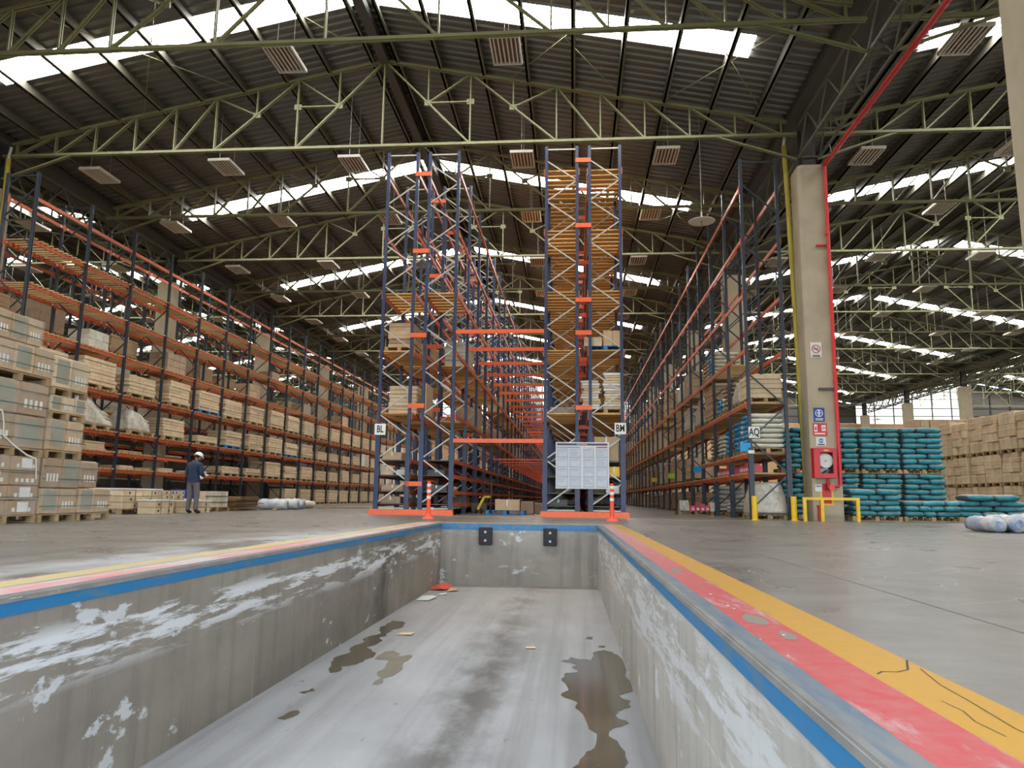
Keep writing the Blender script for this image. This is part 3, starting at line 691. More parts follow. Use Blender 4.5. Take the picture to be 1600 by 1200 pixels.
# ================================================================== PALLET RACKS
PITCH = 2.83
def beam_mesh(L, h, side, m, stick):
    """box beam with hooked end plates and two small stickers on the aisle face"""
    b = MB(); b.box(-.025, .025, -L / 2, L / 2, -h / 2, h / 2)
    for s in (-1, 1):
        y = s * (L / 2); b.box(-.03 if side < 0 else .0, .0 if side < 0 else .03, min(y, y + s * .045), max(y, y + s * .045), -.13, .11)
        if stick:
            yy = y - s * .13; xx = side * .026
            b.box(min(xx, xx + side * .003), max(xx, xx + side * .003), yy - .035, yy + .035, -.03, .045, 1)
    return b.mesh("beam", [m, m_label])
def rack(root, frames, Y0, nb, levels, top, mu, mb, bmat, decks, slat_m, nslat, lim, guard=None, lev_bays=None, zz=.72, stickers=True, boards=(), dense=(.17, .24)):
    """frames: list of (x_front, x_back) depth pairs; decks(level_index, bay, pair)->bool; lim: (braces, beams, slats) kept as single parts"""
    nbr = nbm = nsl = 0
    far = {k: MB() for k in ("brace", "beam", "slat", "upright")}
    Lb = PITCH - .10
    bms = {s: beam_mesh(Lb, .12, s, bmat, stickers) for s in (-1, 1)}
    for i in range(nb + 1):
        y = Y0 + i * PITCH
        for (xa, xb) in frames:
            for x, s in ((xa, 1), (xb, -1)):
                M = Matrix.Translation((x, y, 0)) @ Matrix.Diagonal((.10 * s, .09, top, 1))
                ob("upright", unit(mu, "channel"), M, root)
                if guard and i < 6: box("post_sleeve", x - .075, x + .075, y - .07, y + .07, 0, guard, mu, root)
                if i < 8: box("foot_plate", x - .09, x + .09, y - .08, y + .08, 0, .012, mu, root)
            z = .35; fl_ = 0
            br = [((xa, y, .2), (xb, y, .2)), ((xa, y, top - .1), (xb, y, top - .1))]
            while z + zz < top - .1:
                p, q = ((xa, y, z), (xb, y, z + zz)) if fl_ == 0 else ((xb, y, z), (xa, y, z + zz))
                br.append((p, q)); z += zz; fl_ ^= 1
            for p, q in br:
                if nbr < lim[0]: bar("brace", p, q, .045, .04, mb, root); nbr += 1
                else: far["brace"].bar(p, q, .045, .04)
    for i in range(nb):
        yc = Y0 + (i + .5) * PITCH
        for li, z in enumerate(levels):
            if lev_bays and not lev_bays(li, i): continue
            for pi, (xa, xb) in enumerate(frames):
                for x, s in ((xa, -1), (xb, 1)):
                    if nbm < lim[1]: ob("beam", bms[s], Matrix.Translation((x + s * .055, yc, z)), root); nbm += 1
                    else: far["beam"].box(x + s * .055 - .025, x + s * .055 + .025, yc - Lb / 2, yc + Lb / 2, z - .06, z + .06)
                if li in boards:
                    box("shelf_board", xa + .05, xb - .05, yc - Lb / 2, yc + Lb / 2, z + .01, z + .035, m_shelf, root) if i < 8 else far["slat"].box(xa + .05, xb - .05, yc - Lb / 2, yc + Lb / 2, z + .01, z + .035)
                elif decks(li, i, pi):
                    for k in range(nslat):
                        yy = yc - Lb / 2 + (k + .5) * Lb / nslat + RND.uniform(-.02, .02); w = Lb / nslat * RND.uniform(*dense)
                        j = RND.uniform(-.012, .012)
                        if nsl < lim[2]:
                            ob("slat", unit(slat_m), Matrix.Translation(((xa + xb) / 2, yy, z + .083)) @ Matrix.Rotation(j, 4, 'Z') @ Matrix.Diagonal((abs(xb - xa) + .16, 2 * w, .045, 1)), root); nsl += 1
                        else: far["slat"].box(min(xa, xb) - .08, max(xa, xb) + .08, yy - w, yy + w, z + .06, z + .105)
    for k, m_ in (("brace", mb), ("beam", bmat), ("slat", slat_m)):
        if far[k].v: far[k].obj(k, m_, root, kind="stuff")

# --- rack behind the worker
LX, LXB, LY0 = -18.2, -19.3, 22.30
LLEV = [1.43, 2.09, 2.88, 4.41, 5.94, 7.43, 8.95, 10.46]
rk = thing("pallet_rack", (LX, LY0, 0), "long slate and orange pallet rack of eight levels behind the worker", "rack")
rack(rk, [(LX, LXB)], LY0, 26, LLEV, 11.35, m_blueg, m_blueg, m_orange, lambda l, i, p: l < 7 and (l != 1 or i < 3), m_slat2, 11, (290, 290, 295), lev_bays=lambda l, i: l != 1 or i < 4, zz=1.05)
rk2 = thing("pallet_rack", (-23.0, LY0, 0), "second slate and orange pallet rack seen through the worker's rack", "rack")
rack(rk2, [(-22.8, -23.9)], LY0, 24, LLEV[:1] + LLEV[2:], 11.35, m_blueg, m_blueg, m_orange, lambda l, i, p: RND.random() < .8 and l < 6, m_slat2, 8, (40, 60, 60), zz=1.05, stickers=False)
# --- BL and BM double racks
CY0 = 23.5
CLEV = [.31, .71, 1.22, 1.71, 3.19, 5.26, 7.24, 9.36, 11.48]
bl = thing("double_rack", (-5.1, CY0, 0), "tall navy and orange double rack marked BL, mostly empty upper levels", "rack")
def bl_deck(l, i, p):
    if l == 6: return i == 0 or (i > 5 and RND.random() < .3)
    if l == 5: return i == 0 and p == 0 or i > 0 and RND.random() < .55
    if l == 4: return RND.random() < .8
    return False
rack(bl, [(-6.35, -5.35), (-4.91, -3.92)], CY0, 26, CLEV, 12.3, m_navy, m_galv, m_orange, bl_deck, m_slat, 7, (290, 290, 250), dense=(.27, .38), guard=2.65, stickers=False, boards=(0, 1, 2, 3))
bmr = thing("double_rack", (.3, CY0, 0), "tall navy and orange double rack marked BM, stacked with plank decks", "rack")
rack(bmr, [(-.92, .10), (.52, 1.53)], CY0, 26, CLEV, 12.37, m_navy, m_galv, m_orange, lambda l, i, p: l >= 4 and (i < 1 or RND.random() < .93), m_slat, 7, (290, 290, 298), dense=(.27, .38), guard=2.65, stickers=False, boards=(0, 1, 2, 3))
for rt, xa, xb, zs in ((bl, -5.35, -4.91, (.98, 3.5, 5.85, 8.75, 11.5)), (bmr, .10, .52, (3.45, 5.9, 7.0, 9.55, 11.85))):
    for i in range(10):
        for z in zs:
            zz_ = z if i == 0 else z + RND.choice((-.35, .2, 0))
            box("row_spacer", xa - .05, xb + .05, CY0 + i * PITCH - .07, CY0 + i * PITCH - .045, zz_ - .075, zz_ + .075, m_orange2, rt)
    x0, x1 = (-6.5, -3.78) if rt is bl else (-1.06, 1.72)
    g = MB(); g.hexa([(x0, CY0 - .35, 0), (x1, CY0 - .35, 0), (x1, CY0 - .12, 0), (x0, CY0 - .12, 0), (x0 + .03, CY0 - .33, .17), (x1 - .03, CY0 - .33, .17), (x1 - .03, CY0 - .12, .17), (x0 + .03, CY0 - .12, .17)])
    tag(g.obj("rack_end_guard", m_orange2), "low orange floor guard across the end of rack %s" % ("BL" if rt is bl else "BM"), "guard", "rack end guards")
# --- tie beams over the aisle between BL and BM
for i in range(26):
    y = CY0 + i * PITCH
    for z, row in ((5.95, "upper"), (2.37, "lower")):
        if row == "lower" and i in (1, 2, 3): continue
        t = tag(box("aisle_tie_beam", -3.865, -.975, y - .11 if i == 0 else y - .03, y - .06 if i == 0 else y + .03, z - (.065 if i < 4 or z > 3 else .035), z + (.065 if i < 4 or z > 3 else .035), m_orange2), "orange tie beam between racks BL and BM, %s row, %s frame back" % (row, ordn(i)), "beam", "orange tie beams over the central aisle")
# --- rack AQ
RX, RXB = 5.45, 6.58
RLEV = [1.34, 1.95, 3.54, 5.27, 7.06, 8.89, 10.66]
aq = thing("pallet_rack", (RX, CY0 - .1, 0), "slate and orange pallet rack marked AQ beside the concrete column", "rack")
rack(aq, [(RX, RXB)], CY0 - .1, 26, RLEV, 11.7, m_blueg, m_blueg, m_orange, lambda l, i, p: l < 3 or l == 3 and i > 0, m_slat2, 8, (290, 290, 250), guard=2.2, lev_bays=lambda l, i: (l != 1 or i < 3) and (l != 3 or i != 0 or True), zz=1.05, stickers=False)

# --- row signs on the rack ends
def text(name, s, loc, size, m, parent, rz=0.0, off=.0, sx=1.0):
    cu = bpy.data.curves.new(name, 'FONT'); cu.body = s; cu.size = size; cu.align_x = 'CENTER'; cu.align_y = 'CENTER'; cu.extrude = .001; cu.offset = off
    cu.resolution_u = 3; cu.materials.append(m)
    tmp = bpy.data.objects.new(name, cu); COL.objects.link(tmp); dg = bpy.context.evaluated_depsgraph_get(); me = bpy.data.meshes.new_from_object(tmp.evaluated_get(dg)); bpy.data.objects.remove(tmp)
    if not me.materials: me.materials.append(m)
    return ob(name, me, Matrix.Translation(loc) @ Matrix.Rotation(rz, 4, 'Z') @ Matrix.Rotation(math.pi / 2, 4, 'X') @ Matrix.Diagonal((sx, 1, 1, 1)), parent)
for s, xa, xb, za, zb in (("BL", -6.46, -6.10, 2.54, 2.90), ("BM", 1.28, 1.64, 2.60, 2.96), ("AQ", 5.40, 5.74, 2.50, 2.85)):
    y = CY0 - .086 if s != "AQ" else CY0 - .161
    t = thing("row_sign", ((xa + xb) / 2, y, za), "white row sign lettered %s in black on the rack end" % s, "sign", "rack row signs")
    box("plate", xa, xb, y, y + .015, za, zb, m_label, t)
    text("lettering", s, ((xa + xb) / 2, y - .003, (za + zb) / 2), .32, m_black, t, 0, .007, .66)
for x, z, y, m_, lab in ((5.28, 2.22, CY0 - .152, m_cyan, "bright blue card hanging just below the AQ sign"),):
    tag(box("location_card", x - .15, x + .17, y, y + .006, z - .13, z + .13, m_cyan), lab, "card", "coloured location cards")
for k, (i, z, m_, c_) in enumerate(((3, 1.86, m_cyan, "blue"), (6, 1.86, m_lime, "lime green"), (9, 1.86, m_yel, "yellow"), (16, 1.8, m_yel, "small yellow"))):
    y = CY0 + i * PITCH - .2
    tag(box("location_card", RX - .42, RX - .08, y, y + .006, z - .13, z + .13, m_), "%s card on the AQ rack, %s bay back" % (c_, ordn(i)), "card", "coloured location cards")
tag(box("paper_notice", 5.36, 5.55, CY0 - .178, CY0 - .17, 2.02, 2.12, m_label), "small white notice on the AQ post under the blue card", "notice")
tag(box("paper_notice", 6.02, 6.34, CY0 + .27, CY0 + .276, .86, 1.12, m_label), "white sheet taped to the wrapped load on the floor of AQ", "notice")

# ================================================================== PALLETS, LOADS, BAGS
def pallet_boxes(lx, ly):
    P = []
    for k in range(3): P.append(("bottom_board", (-lx / 2, lx / 2, -ly / 2 + k * (ly - .1) / 2, -ly / 2 + k * (ly - .1) / 2 + .1, 0, .02)))
    for k in range(3):
        for j in range(3):
            x = -lx / 2 + k * (lx - .12) / 2; y = -ly / 2 + j * (ly - .1) / 2; P.append(("block", (x, x + .12, y, y + .1, .02, .12)))
    n = 7
    for k in range(n): x = -lx / 2 + k * (lx - .11) / (n - 1); P.append(("deck_board", (x, x + .11, -ly / 2, ly / 2, .12, .145)))
    return P
_pm = {}
def pallet(cx, cy, z, lx, ly, label, m=None, near=False, group="wooden pallets", rz=0.0):
    m = m or m_pal
    if near:
        t = thing("pallet", (cx, cy, z), label, "pallet", group, rz); R = Matrix.Translation((cx, cy, z)) @ Matrix.Rotation(rz, 4, 'Z')
        for n_, (x0, x1, y0, y1, z0, z1) in pallet_boxes(lx, ly):
            ob(n_, unit(m), R @ Matrix.Translation(((x0 + x1) / 2, (y0 + y1) / 2, (z0 + z1) / 2)) @ Matrix.Diagonal((x1 - x0, y1 - y0, z1 - z0, 1)), t)
        return t
    if m.name not in _pm:
        b = MB()
        for n_, p in pallet_boxes(1, 1): b.box(*p)
        _pm[m.name] = b.mesh("pallet", m)
    return tag(ob("pallet", _pm[m.name], Matrix.Translation((cx, cy, z)) @ Matrix.Rotation(rz, 4, 'Z') @ Matrix.Diagonal((lx, ly, 1, 1))), label, "pallet", group)
PH = .145

def flat_layers(sx, sy, h, rn):
    out = []; z = 0; n = max(3, int(round(h / .14)))
    for k in range(n):
        hh = h / n; jx, jy = rn.uniform(-.02, .02), rn.uniform(-.03, .03); cut = rn.choice((1, 1, 2)); 
        for c in range(cut):
            y0 = -sy / 2 + c * sy / cut; out.append((-sx / 2 + jx, sx / 2 + jx, y0 + jy + .004, y0 + sy / cut + jy - .004, z + .003, z + hh - .004))
        z += hh
    return out
def grid_boxes(sx, sy, h, nx, ny, nz):
    out = []
    for k in range(nz):
        for j in range(ny):
            for i in range(nx):
                out.append((-sx / 2 + i * sx / nx + .004, -sx / 2 + (i + 1) * sx / nx - .004, -sy / 2 + j * sy / ny + .004, -sy / 2 + (j + 1) * sy / ny - .004, k * h / nz + .002, (k + 1) * h / nz - .003))
    return out
def bag_mesh(mats, name="bag", band=.37):
    bm = bmesh.new(); bmesh.ops.create_cube(bm, size=1.0); bmesh.ops.subdivide_edges(bm, edges=bm.edges[:], cuts=5, use_grid_fill=True)
    for v in bm.verts:
        x, y, z = v.co * 2
        f = (1 - .2 * abs(x) ** 10) * (1 - .16 * abs(y) ** 10)
        v.co = Vector((x * (1 - .09 * z * z) * (1 - .04 * abs(y) ** 3), y * (1 - .14 * z * z), z * f + .05 * math.sin(2.5 * x + 2 * y))) * .5
    me = bpy.data.meshes.new(name); bm.to_mesh(me); bm.free()
    for m_ in mats: me.materials.append(m_)
    for p in me.polygons:
        p.use_smooth = True
        if len(mats) > 1 and abs(p.center.x) > band: p.material_index = 1
    return me
BAG = [bag_mesh([m_teal, m_tealdk], "teal_bag", .41), bag_mesh([m_teal, m_tealdk], "teal_bag", .47)]
SACK = bag_mesh([m_sack], "sack"); SACKT = bag_mesh([m_sackt], "sack_tan"); SACKB = bag_mesh([m_sack, m_cyan], "sack_blue", .40)
def lump_mesh(m, seed, sag=.35, n=7):
    """film-wrapped heap: rounded, creased and sagging to one side"""
    rn = random.Random(seed); bm = bmesh.new(); bmesh.ops.create_cube(bm, size=1.0); bmesh.ops.subdivide_edges(bm, edges=bm.edges[:], cuts=n, use_grid_fill=True)
    ph = [rn.uniform(0, 6) for _ in range(6)]
    for v in bm.verts:
        x, y, z = v.co
        t = z + .5
        k = 1 - .22 * t * t
        dx = .035 * math.sin(11 * y + ph[0] + 4 * z) + .02 * math.sin(23 * z + ph[1]); dy = .035 * math.sin(12 * x + ph[2] + 5 * z) + .02 * math.sin(25 * z + ph[3])
        zz = t * (1 - sag * max(0, y + .3)) + .03 * t * math.sin(9 * x + ph[4]) * math.cos(8 * y + ph[5])
        v.co = Vector((x * k + dx * (.3 + t), y * k + dy * (.3 + t), max(0, zz)))
    me = bpy.data.meshes.new("wrapped_heap"); bm.to_mesh(me); bm.free(); me.materials.append(m)
    for p in me.polygons: p.use_smooth = True
    return me
LUMP = [lump_mesh(m_wrap, 1, .7), lump_mesh(m_wrap, 2, .45), lump_mesh(m_sackt, 3, .1), lump_mesh(m_wrap, 4, .1)]
_far_loads = {}
def load(cx, cy, z, sx, sy, h, kind, m, label, near, group, seed, name="carton_load", cat="load"):
    rn = random.Random(seed)
    if kind == "lump":
        return tag(ob("wrapped_load", LUMP[seed % len(LUMP)] if not isinstance(m, int) else LUMP[m], Matrix.Translation((cx, cy, z)) @ Matrix.Diagonal((sx, sy, h, 1))), label, cat, group)
    if kind == "sack":
        t = thing("sack_load", (cx, cy, z), label, cat, group); n = max(3, int(round(h / .16))); me = m
        for k in range(n):
            for c in range(2):
                M = Matrix.Translation((cx + rn.uniform(-.02, .02), cy - sy / 4 + c * sy / 2, z + (k + .5) * h / n)) @ Matrix.Rotation(rn.choice((0, math.pi)) + rn.uniform(-.05, .05), 4, 'Z') @ Matrix.Diagonal((sx, sy / 2 * .98, h / n * 1.0, 1))
                ob("sack", me, M, t)
        return t
    def gen(rn): return flat_layers(1, 1, h, rn) if kind == "flat" else grid_boxes(1, 1, h, 2, 3, max(1, int(round(h / .35))))
    if near:
        t = thing(name, (cx, cy, z), label, cat, group)
        for (x0, x1, y0, y1, z0, z1) in gen(rn): box("carton", cx + x0 * sx, cx + x1 * sx, cy + y0 * sy, cy + y1 * sy, z + z0, z + z1, m, t, "soft")
        return t
    k = (kind, m.name, seed % 4)
    if k not in _far_loads:
        b = MB(); rn = random.Random(seed % 4 + 11); hh = h; h = 1.0 if kind == "flat" else 1.0
        for p in gen(rn): b.box(*p)
        _far_loads[k] = b.mesh(name, m); h = hh
    return tag(ob(name, _far_loads[k], Matrix.Translation((cx, cy, z)) @ Matrix.Diagonal((sx, sy, h, 1))), label, cat, group)

# --- goods in the rack behind the worker
LVL = {0.0: "floor", 1.43: "lowest shelf", 2.09: "narrow second shelf", 2.88: "middle shelf", 4.41: "fourth shelf", 5.94: "fifth shelf"}
G1 = "pallet loads in the rack behind the worker"
GP1 = "pallets in the rack behind the worker"
for i in range(0, 23):
    yb = LY0 + i * PITCH
    for z in (0.0, 1.43, 2.88, 4.41):
        if z == 0.0 and i < 8: continue
        if z == 1.43 and i < 5: continue
        if i == 0 and z < 4: continue
        zl = z + (.11 if z else 0)
        w = RND.uniform(1.75, 2.05); h = {0.0: .85, 1.43: RND.uniform(.6, 1.0), 2.88: RND.uniform(.5, .95), 4.41: RND.uniform(.75, 1.0)}[z]
        yc = yb + PITCH / 2 + RND.uniform(-.12, .2)
        where = "%s of the worker's rack, %s bay" % (LVL[z], ordn(i))
        if i == 4 and z == 2.88: h = .28
        if i in (5, 6) and z == 1.43: h = .35
        if i >= 14 and RND.random() < .5:
            for s in (-1, 1):
                pallet(LX - .5, yb + PITCH / 2 + s * .62, zl, 1.1, 1.15, "pallet under a load on the %s, %s one" % (where, "nearer" if s < 0 else "farther"), group=GP1)
                load(LX - .5, yb + PITCH / 2 + s * .62, zl + PH, 1.05, 1.1, {0.0: .9, 1.43: 1.02, 2.88: RND.uniform(.95, 1.08), 4.41: RND.uniform(.95, 1.1)}[z], "flat", m_label if RND.random() < .5 else m_card2, "pale boxed load on the %s, %s one" % (where, "nearer" if s < 0 else "farther"), False, G1, i * 7 + int(z * 3))
            continue
        bp_ = (i, z) in ((4, 4.41), (5, 2.88), (8, 2.88))
        pallet(LX - .5, yc, zl, 1.1, w * .98, ("blue pallet on the " if bp_ else "wooden pallet on the ") + where, m_bluepal if bp_ else m_pal, group=GP1)
        if z == 2.88 and i == 1: load(LX - .5, yc, zl + PH, 1.1, w * 1.15, 1.0, "lump", 0, "grey film-wrapped heap sagging on the middle shelf above the crates", False, G1, 0)
        elif z == 2.88 and i == 2: load(LX - .5, yc - .1, zl + PH, 1.05, w * .8, .85, "lump", 1, "smaller film-wrapped heap on the middle shelf beside the sagging one", False, G1, 1)
        else: load(LX - .5, yc, zl + PH, 1.08, w, h, "flat", m_card2, "tan carton load on the " + where, i < 9, G1, i * 5 + int(z * 2))
# thin odds and ends on the low shelves near the worker
for i, z, y0, y1, h, m_, lab in ((1, 2.09, .1, 1.1, .13, m_pal, "single layer of boards"), (2, 2.09, .2, 1.9, .10, m_pal, "low timber skid"), (3, 2.09, .9, 2.3, .09, m_pal, "thin timber skid"),
                                 (1, 2.09, 1.2, 2.5, .34, m_card2, "small stack of tan boxes"), (2, 1.43, .3, 1.4, .15, m_card2, "flat tan pack"), (2, 1.43, 1.5, 2.6, .10, m_pal, "flat timber pack"),
                                 (3, 1.43, .3, 1.6, .16, m_card2, "flat pale pack"), (4, 1.43, .5, 1.9, .14, m_label, "flat white pack"), (1, 1.43, .9, 1.8, .2, m_card2, "short pale pack")):
    yb = LY0 + i * PITCH; zl = z + .11; seed = i * 13 + int(z * 9 + y0 * 7)
    t = thing("shelf_pack", (LX - .4, yb + y0, zl), "%s on the %s, %s bay" % (lab, LVL[z], ordn(i)), "pack", "packs on the low shelves by the worker")
    rn = random.Random(seed); n = max(1, int(h / .07)); dx = 0 if h < .3 else -.15
    for k in range(n):
        box("pack_layer", LX - .9 + dx, LX - .02 + dx + rn.uniform(-.03, .03), yb + y0 + rn.uniform(0, .1), yb + y1 - rn.uniform(0, .1), zl + k * h / n, zl + (k + 1) * h / n - .004, m_, t, "soft")
for i, z, w, h, m_, lab in ((1, 5.94, 1.2, .7, m_sack, "pale"), (3, 5.94, 1.6, .9, m_card3, "brown"), (6, 5.94, 1.3, .8, m_card, "tan"), (9, 5.94, 1.4, .7, m_card3, "brown"), (12, 5.94, 1.5, .8, m_card, "tan"), (7, 7.43, 1.2, .5, m_card3, "brown")):
    yb = LY0 + i * PITCH + 1.4
    load(LX - .6, yb, z + .11, .9, w, h, "box", m_, "%s carton stack on an upper shelf of the worker's rack, %s bay" % (lab, ordn(i)), i < 7, G1, i)
for i in range(1, 13):
    for z in [0.0] + LLEV[:1] + LLEV[2:6]:
        if z < 5 or RND.random() < .6:
            load(-23.35, LY0 + (i + .5) * PITCH, z + .11 if z else 0.0, 1.0, 2.6 if z < 4 else RND.uniform(1.3, 2.4), {0.0: 1.25, 1.43: 1.2, 2.88: 1.3}.get(z, RND.uniform(.5, 1.1)), RND.choice(("flat", "box")), m_shaded if z < 4 else RND.choice((m_card, m_card3, m_sack)),
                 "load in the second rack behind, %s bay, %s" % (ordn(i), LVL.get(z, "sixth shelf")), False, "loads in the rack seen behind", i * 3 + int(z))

# --- goods in BL and BM
GB = "loads in the BL and BM racks"
pallet(-5.82, CY0 + 1.3, 5.37, 1.0, 2.2, "timber base under the carton stack on BL's lower upper level", group="pallets in BL and BM")
load(-5.80, CY0 + 1.05, 5.37 + PH, .85, 1.5, .85, "flat", m_card, "shrink-wrapped tan carton stack high in the end bay of BL", True, GB, 3)
load(-5.72, CY0 + 1.2, 3.30, .95, 1.3, .95, "flat", m_card2, "tan layered carton stack at mid height in the end bay of BL", True, GB, 5)
tag(box("plywood_sheet", -4.97, -4.93, CY0 + .6, CY0 + 1.8, 3.30, 4.35, m_card), "brown board standing upright beside BL's layered carton stack", "board")
load(-4.4, CY0 + PITCH * 1.5, 5.37, .85, 1.8, 1.0, "flat", m_sack, "pale stack on the aisle side of BL, second bay", True, GB, 7)
for i in range(1, 16):
    for z in (3.19, 5.26):
        for xx, sd in ((-5.85, "worker's side"), (-4.42, "aisle side"), (-.41, "aisle side of BM"), (1.02, "AQ side of BM")):
            if RND.random() < (.42 if xx < -3 else .22) and not (xx > 0 and i < 2) and not (xx == -4.42 and i == 1 and z == 5.26):
                load(xx, CY0 + (i + .5) * PITCH, z + .11, .9, RND.uniform(1.2, 2.2), RND.uniform(.6, 1.1), RND.choice(("flat", "box")), RND.choice((m_card, m_card2, m_card3, m_sack)),
                     "load on the %s level, %s, %s bay back" % ("mid" if z < 4 else "upper", sd if "BM" in sd else sd + " of BL", ordn(i)), False, GB, i * 3 + int(z))
k = 0
for (xa, xb, z, y0, h, m_, lab) in ((-6.25, -5.6, 1.75, .2, .25, m_card, "open tan tray"), (-6.28, -5.85, 1.26, .15, .28, m_card2, "short tan carton"), (-5.8, -5.45, 1.26, .3, .18, m_label, "flat white carton"), (-6.25, -5.5, .75, .2, .2, m_card3, "flat brown carton"),
                                  (-6.25, -5.6, .35, .2, .22, m_card3, "flat dusty carton"), (-4.8, -4.2, 1.26, .4, .2, m_shelf, "flat grey carton"), (-4.8, -4.1, .75, .3, .2, m_shelf, "low grey carton"),
                                  (.62, 1.42, 1.75, .1, .78, m_card, "tall brown carton"), (.7, 1.05, 1.26, .1, .3, m_sack, "teal-topped pale box"), (1.08, 1.44, 1.26, .1, .33, m_yel, "yellow-fronted box"), (1.0, 1.42, .75, .1, .24, m_label, "white box"), (-.8, -.2, .35, .3, .2, m_shelf, "flat dark carton")):
    t = thing("shelf_carton", ((xa + xb) / 2, CY0 + y0, z), "%s on a low end-bay shelf of rack %s" % (lab, "BL" if xa < -2 else "BM"), "carton", "cartons on the low end shelves")
    box("body", xa, xb, CY0 + y0, CY0 + y0 + .7, z, z + h, m_, t, "soft"); box("tape", (xa + xb) / 2 - .025, (xa + xb) / 2 + .025, CY0 + y0 - .002, CY0 + y0 + .702, z + h * .5, z + h + .002, m_wstrap, t); k += 1
for i in range(1, 7):
    for z in (.31, .71, 1.22):
        for xx, rn_ in ((-5.85, "BL, worker's side"), (-4.42, "BL, aisle side"), (-.4, "BM, aisle side"), (1.02, "BM, AQ side")):
            if RND.random() < .5: load(xx, CY0 + (i + .5) * PITCH, z + .04, .8, RND.uniform(.9, 2.2), RND.uniform(.14, .27), "box", RND.choice((m_card3, m_card, m_shelf)), "low cartons on %s, %s bay, %s shelf up" % (rn_, ordn(i), ordn((.31, .71, 1.22).index(z))), False, "low cartons in BL and BM", i * 4 + int(z * 10))
pallet(1.02, CY0 + .75, 5.37, 1.15, 1.1, "blue pallet high in the end bay of BM", m_bluepal, group="pallets in BL and BM")
load(.62, CY0 + .75, 5.37 + PH, .58, 1.0, .30, "box", m_card2, "low tan carton pair on BM's blue pallet", True, GB, 8)
load(1.26, CY0 + .75, 5.37 + PH, .62, 1.0, .52, "box", m_card, "taller tan carton on BM's blue pallet", True, GB, 9)
pallet(1.02, CY0 + .75, 3.30, 1.15, 1.1, "wooden pallet under the paper bundles in BM's end bay", group="pallets in BL and BM")
for nm_, xx, hh in (("shorter", .54, .95), ("taller", 1.27, 1.2)):
    t = thing("paper_bundle", (xx, CY0 + .75, 3.30 + PH), "%s leaning stack of paper bundles in BM's end bay" % nm_, "bundle", GB); n = int(hh / .085)
    for k in range(n):
        m_ = RND.choice((m_card2, m_sack, m_card2, m_label)); ox = RND.uniform(-.05, .05)
        box("bundle_layer", xx - .29 + ox, xx + .29 + ox, CY0 + .3, CY0 + 1.2, 3.30 + PH + k * hh / n, 3.30 + PH + (k + 1) * hh / n - .008, m_, t, "soft", RND.uniform(-.05, .05))

# --- goods in rack AQ
GA = "pallet loads in rack AQ"
RNM = {0.0: "floor", 1.34: "lowest shelf", 1.95: "second shelf", 3.54: "third shelf", 5.27: "fourth shelf"}
def aq_load(i, z, dy, w, h, kind, m_, lab, seed, near=True, pal=True):
    yb = CY0 - .1 + i * PITCH + dy; zl = z + .11 if z else 0.0
    if pal: pallet(6.02, yb + w / 2, zl, 1.1, w, "pallet on AQ's %s, %s bay, under the %s" % (RNM[z], ordn(i), lab.split(" on ")[0]), group="pallets in rack AQ"); zl += PH
    load(6.02, yb + w / 2, zl, 1.05, w * .96, h, kind, m_, "%s on AQ's %s, %s bay" % (lab, RNM[z], ordn(i)), near, GA, seed)
aq_load(0, 3.54, .15, 1.2, .75, "flat", m_card2, "tan carton load", 21); aq_load(0, 3.54, 1.45, 1.2, .8, "lump", 3, "film-wrapped load", 22)
aq_load(1, 3.54, .15, 1.25, .95, "sack", SACKT, "tan sack load", 23); aq_load(1, 3.54, 1.5, 1.15, .55, "sack", SACKB, "low blue-ended sack load", 24)
aq_load(2, 5.27, .2, 1.2, .9, "sack", SACKB, "blue-ended sack load", 25); aq_load(2, 5.27, 1.5, 1.15, .8, "sack", SACKT, "tan sack load", 26)
aq_load(2, 3.54, .1, 2.2, 1.35, "flat", m_card, "tall tan carton load", 27)
aq_load(0, 1.95, .1, 1.25, 1.1, "sack", SACKB, "white blue-ended sack load", 28); aq_load(0, 1.95, 1.45, 1.2, 1.0, "sack", SACKB, "farther blue-ended sack load", 29)
aq_load(1, 1.95, .15, 1.2, .85, "sack", SACKB, "blue-ended sack load", 30); aq_load(1, 1.95, 1.5, 1.2, .75, "sack", SACK, "white sack load", 31)
aq_load(2, 1.95, .2, 1.2, .9, "sack", SACKT, "brown sack load", 32)
aq_load(0, 0.0, .25, 1.25, 1.0, "lump", 3, "large film-wrapped load", 33); aq_load(1, 0.0, .3, 1.2, .35, "sack", SACK, "low white sack load", 34); aq_load(2, 0.0, .2, 1.2, 1.0, "sack", SACKB, "blue-ended sack load", 35)
for i, dy, n in ((0, .3, 5), (1, .2, 5), (1, 1.62, 4)):
    for k in range(n):
        y = CY0 - .1 + i * PITCH + dy + k * .27
        t = thing("pink_pack", (5.65, y, 1.45), "pink plastic pack on AQ's lowest shelf, %s bay, %s from the front" % (ordn(i), ordn(k + (5 if dy > 1 else 0))), "pack", "pink packs in rack AQ")
        box("body", 5.45, 5.85, y - .11, y + .11, 1.45, 1.66 + .05 * (k % 3), m_pink, t, "soft", RND.uniform(-.06, .06)); box("paper_band", 5.43, 5.44, y - .06, y + .06, 1.5, 1.6, m_label, t)
for i in range(3, 20):
    for z in (0.0, 1.34, 3.54, 5.27):
        if RND.random() < (.82 if z < 5 else .35):
            w = RND.uniform(1.9, 2.4); h = RND.uniform(.8, 1.4) if z != 0 else RND.uniform(.6, .95)
            kd = RND.choice(("flat", "flat", "lump", "box")); m_ = RND.choice((m_card, m_card2, m_card3, m_sack))
            if kd == "lump": m_ = RND.choice((2, 3))
            aq_load(i, z, .25, w, h, kd, m_, {"lump": "wrapped load", "flat": "layered carton load", "box": "boxed carton load"}[kd], i * 3 + int(z), i < 6, True)
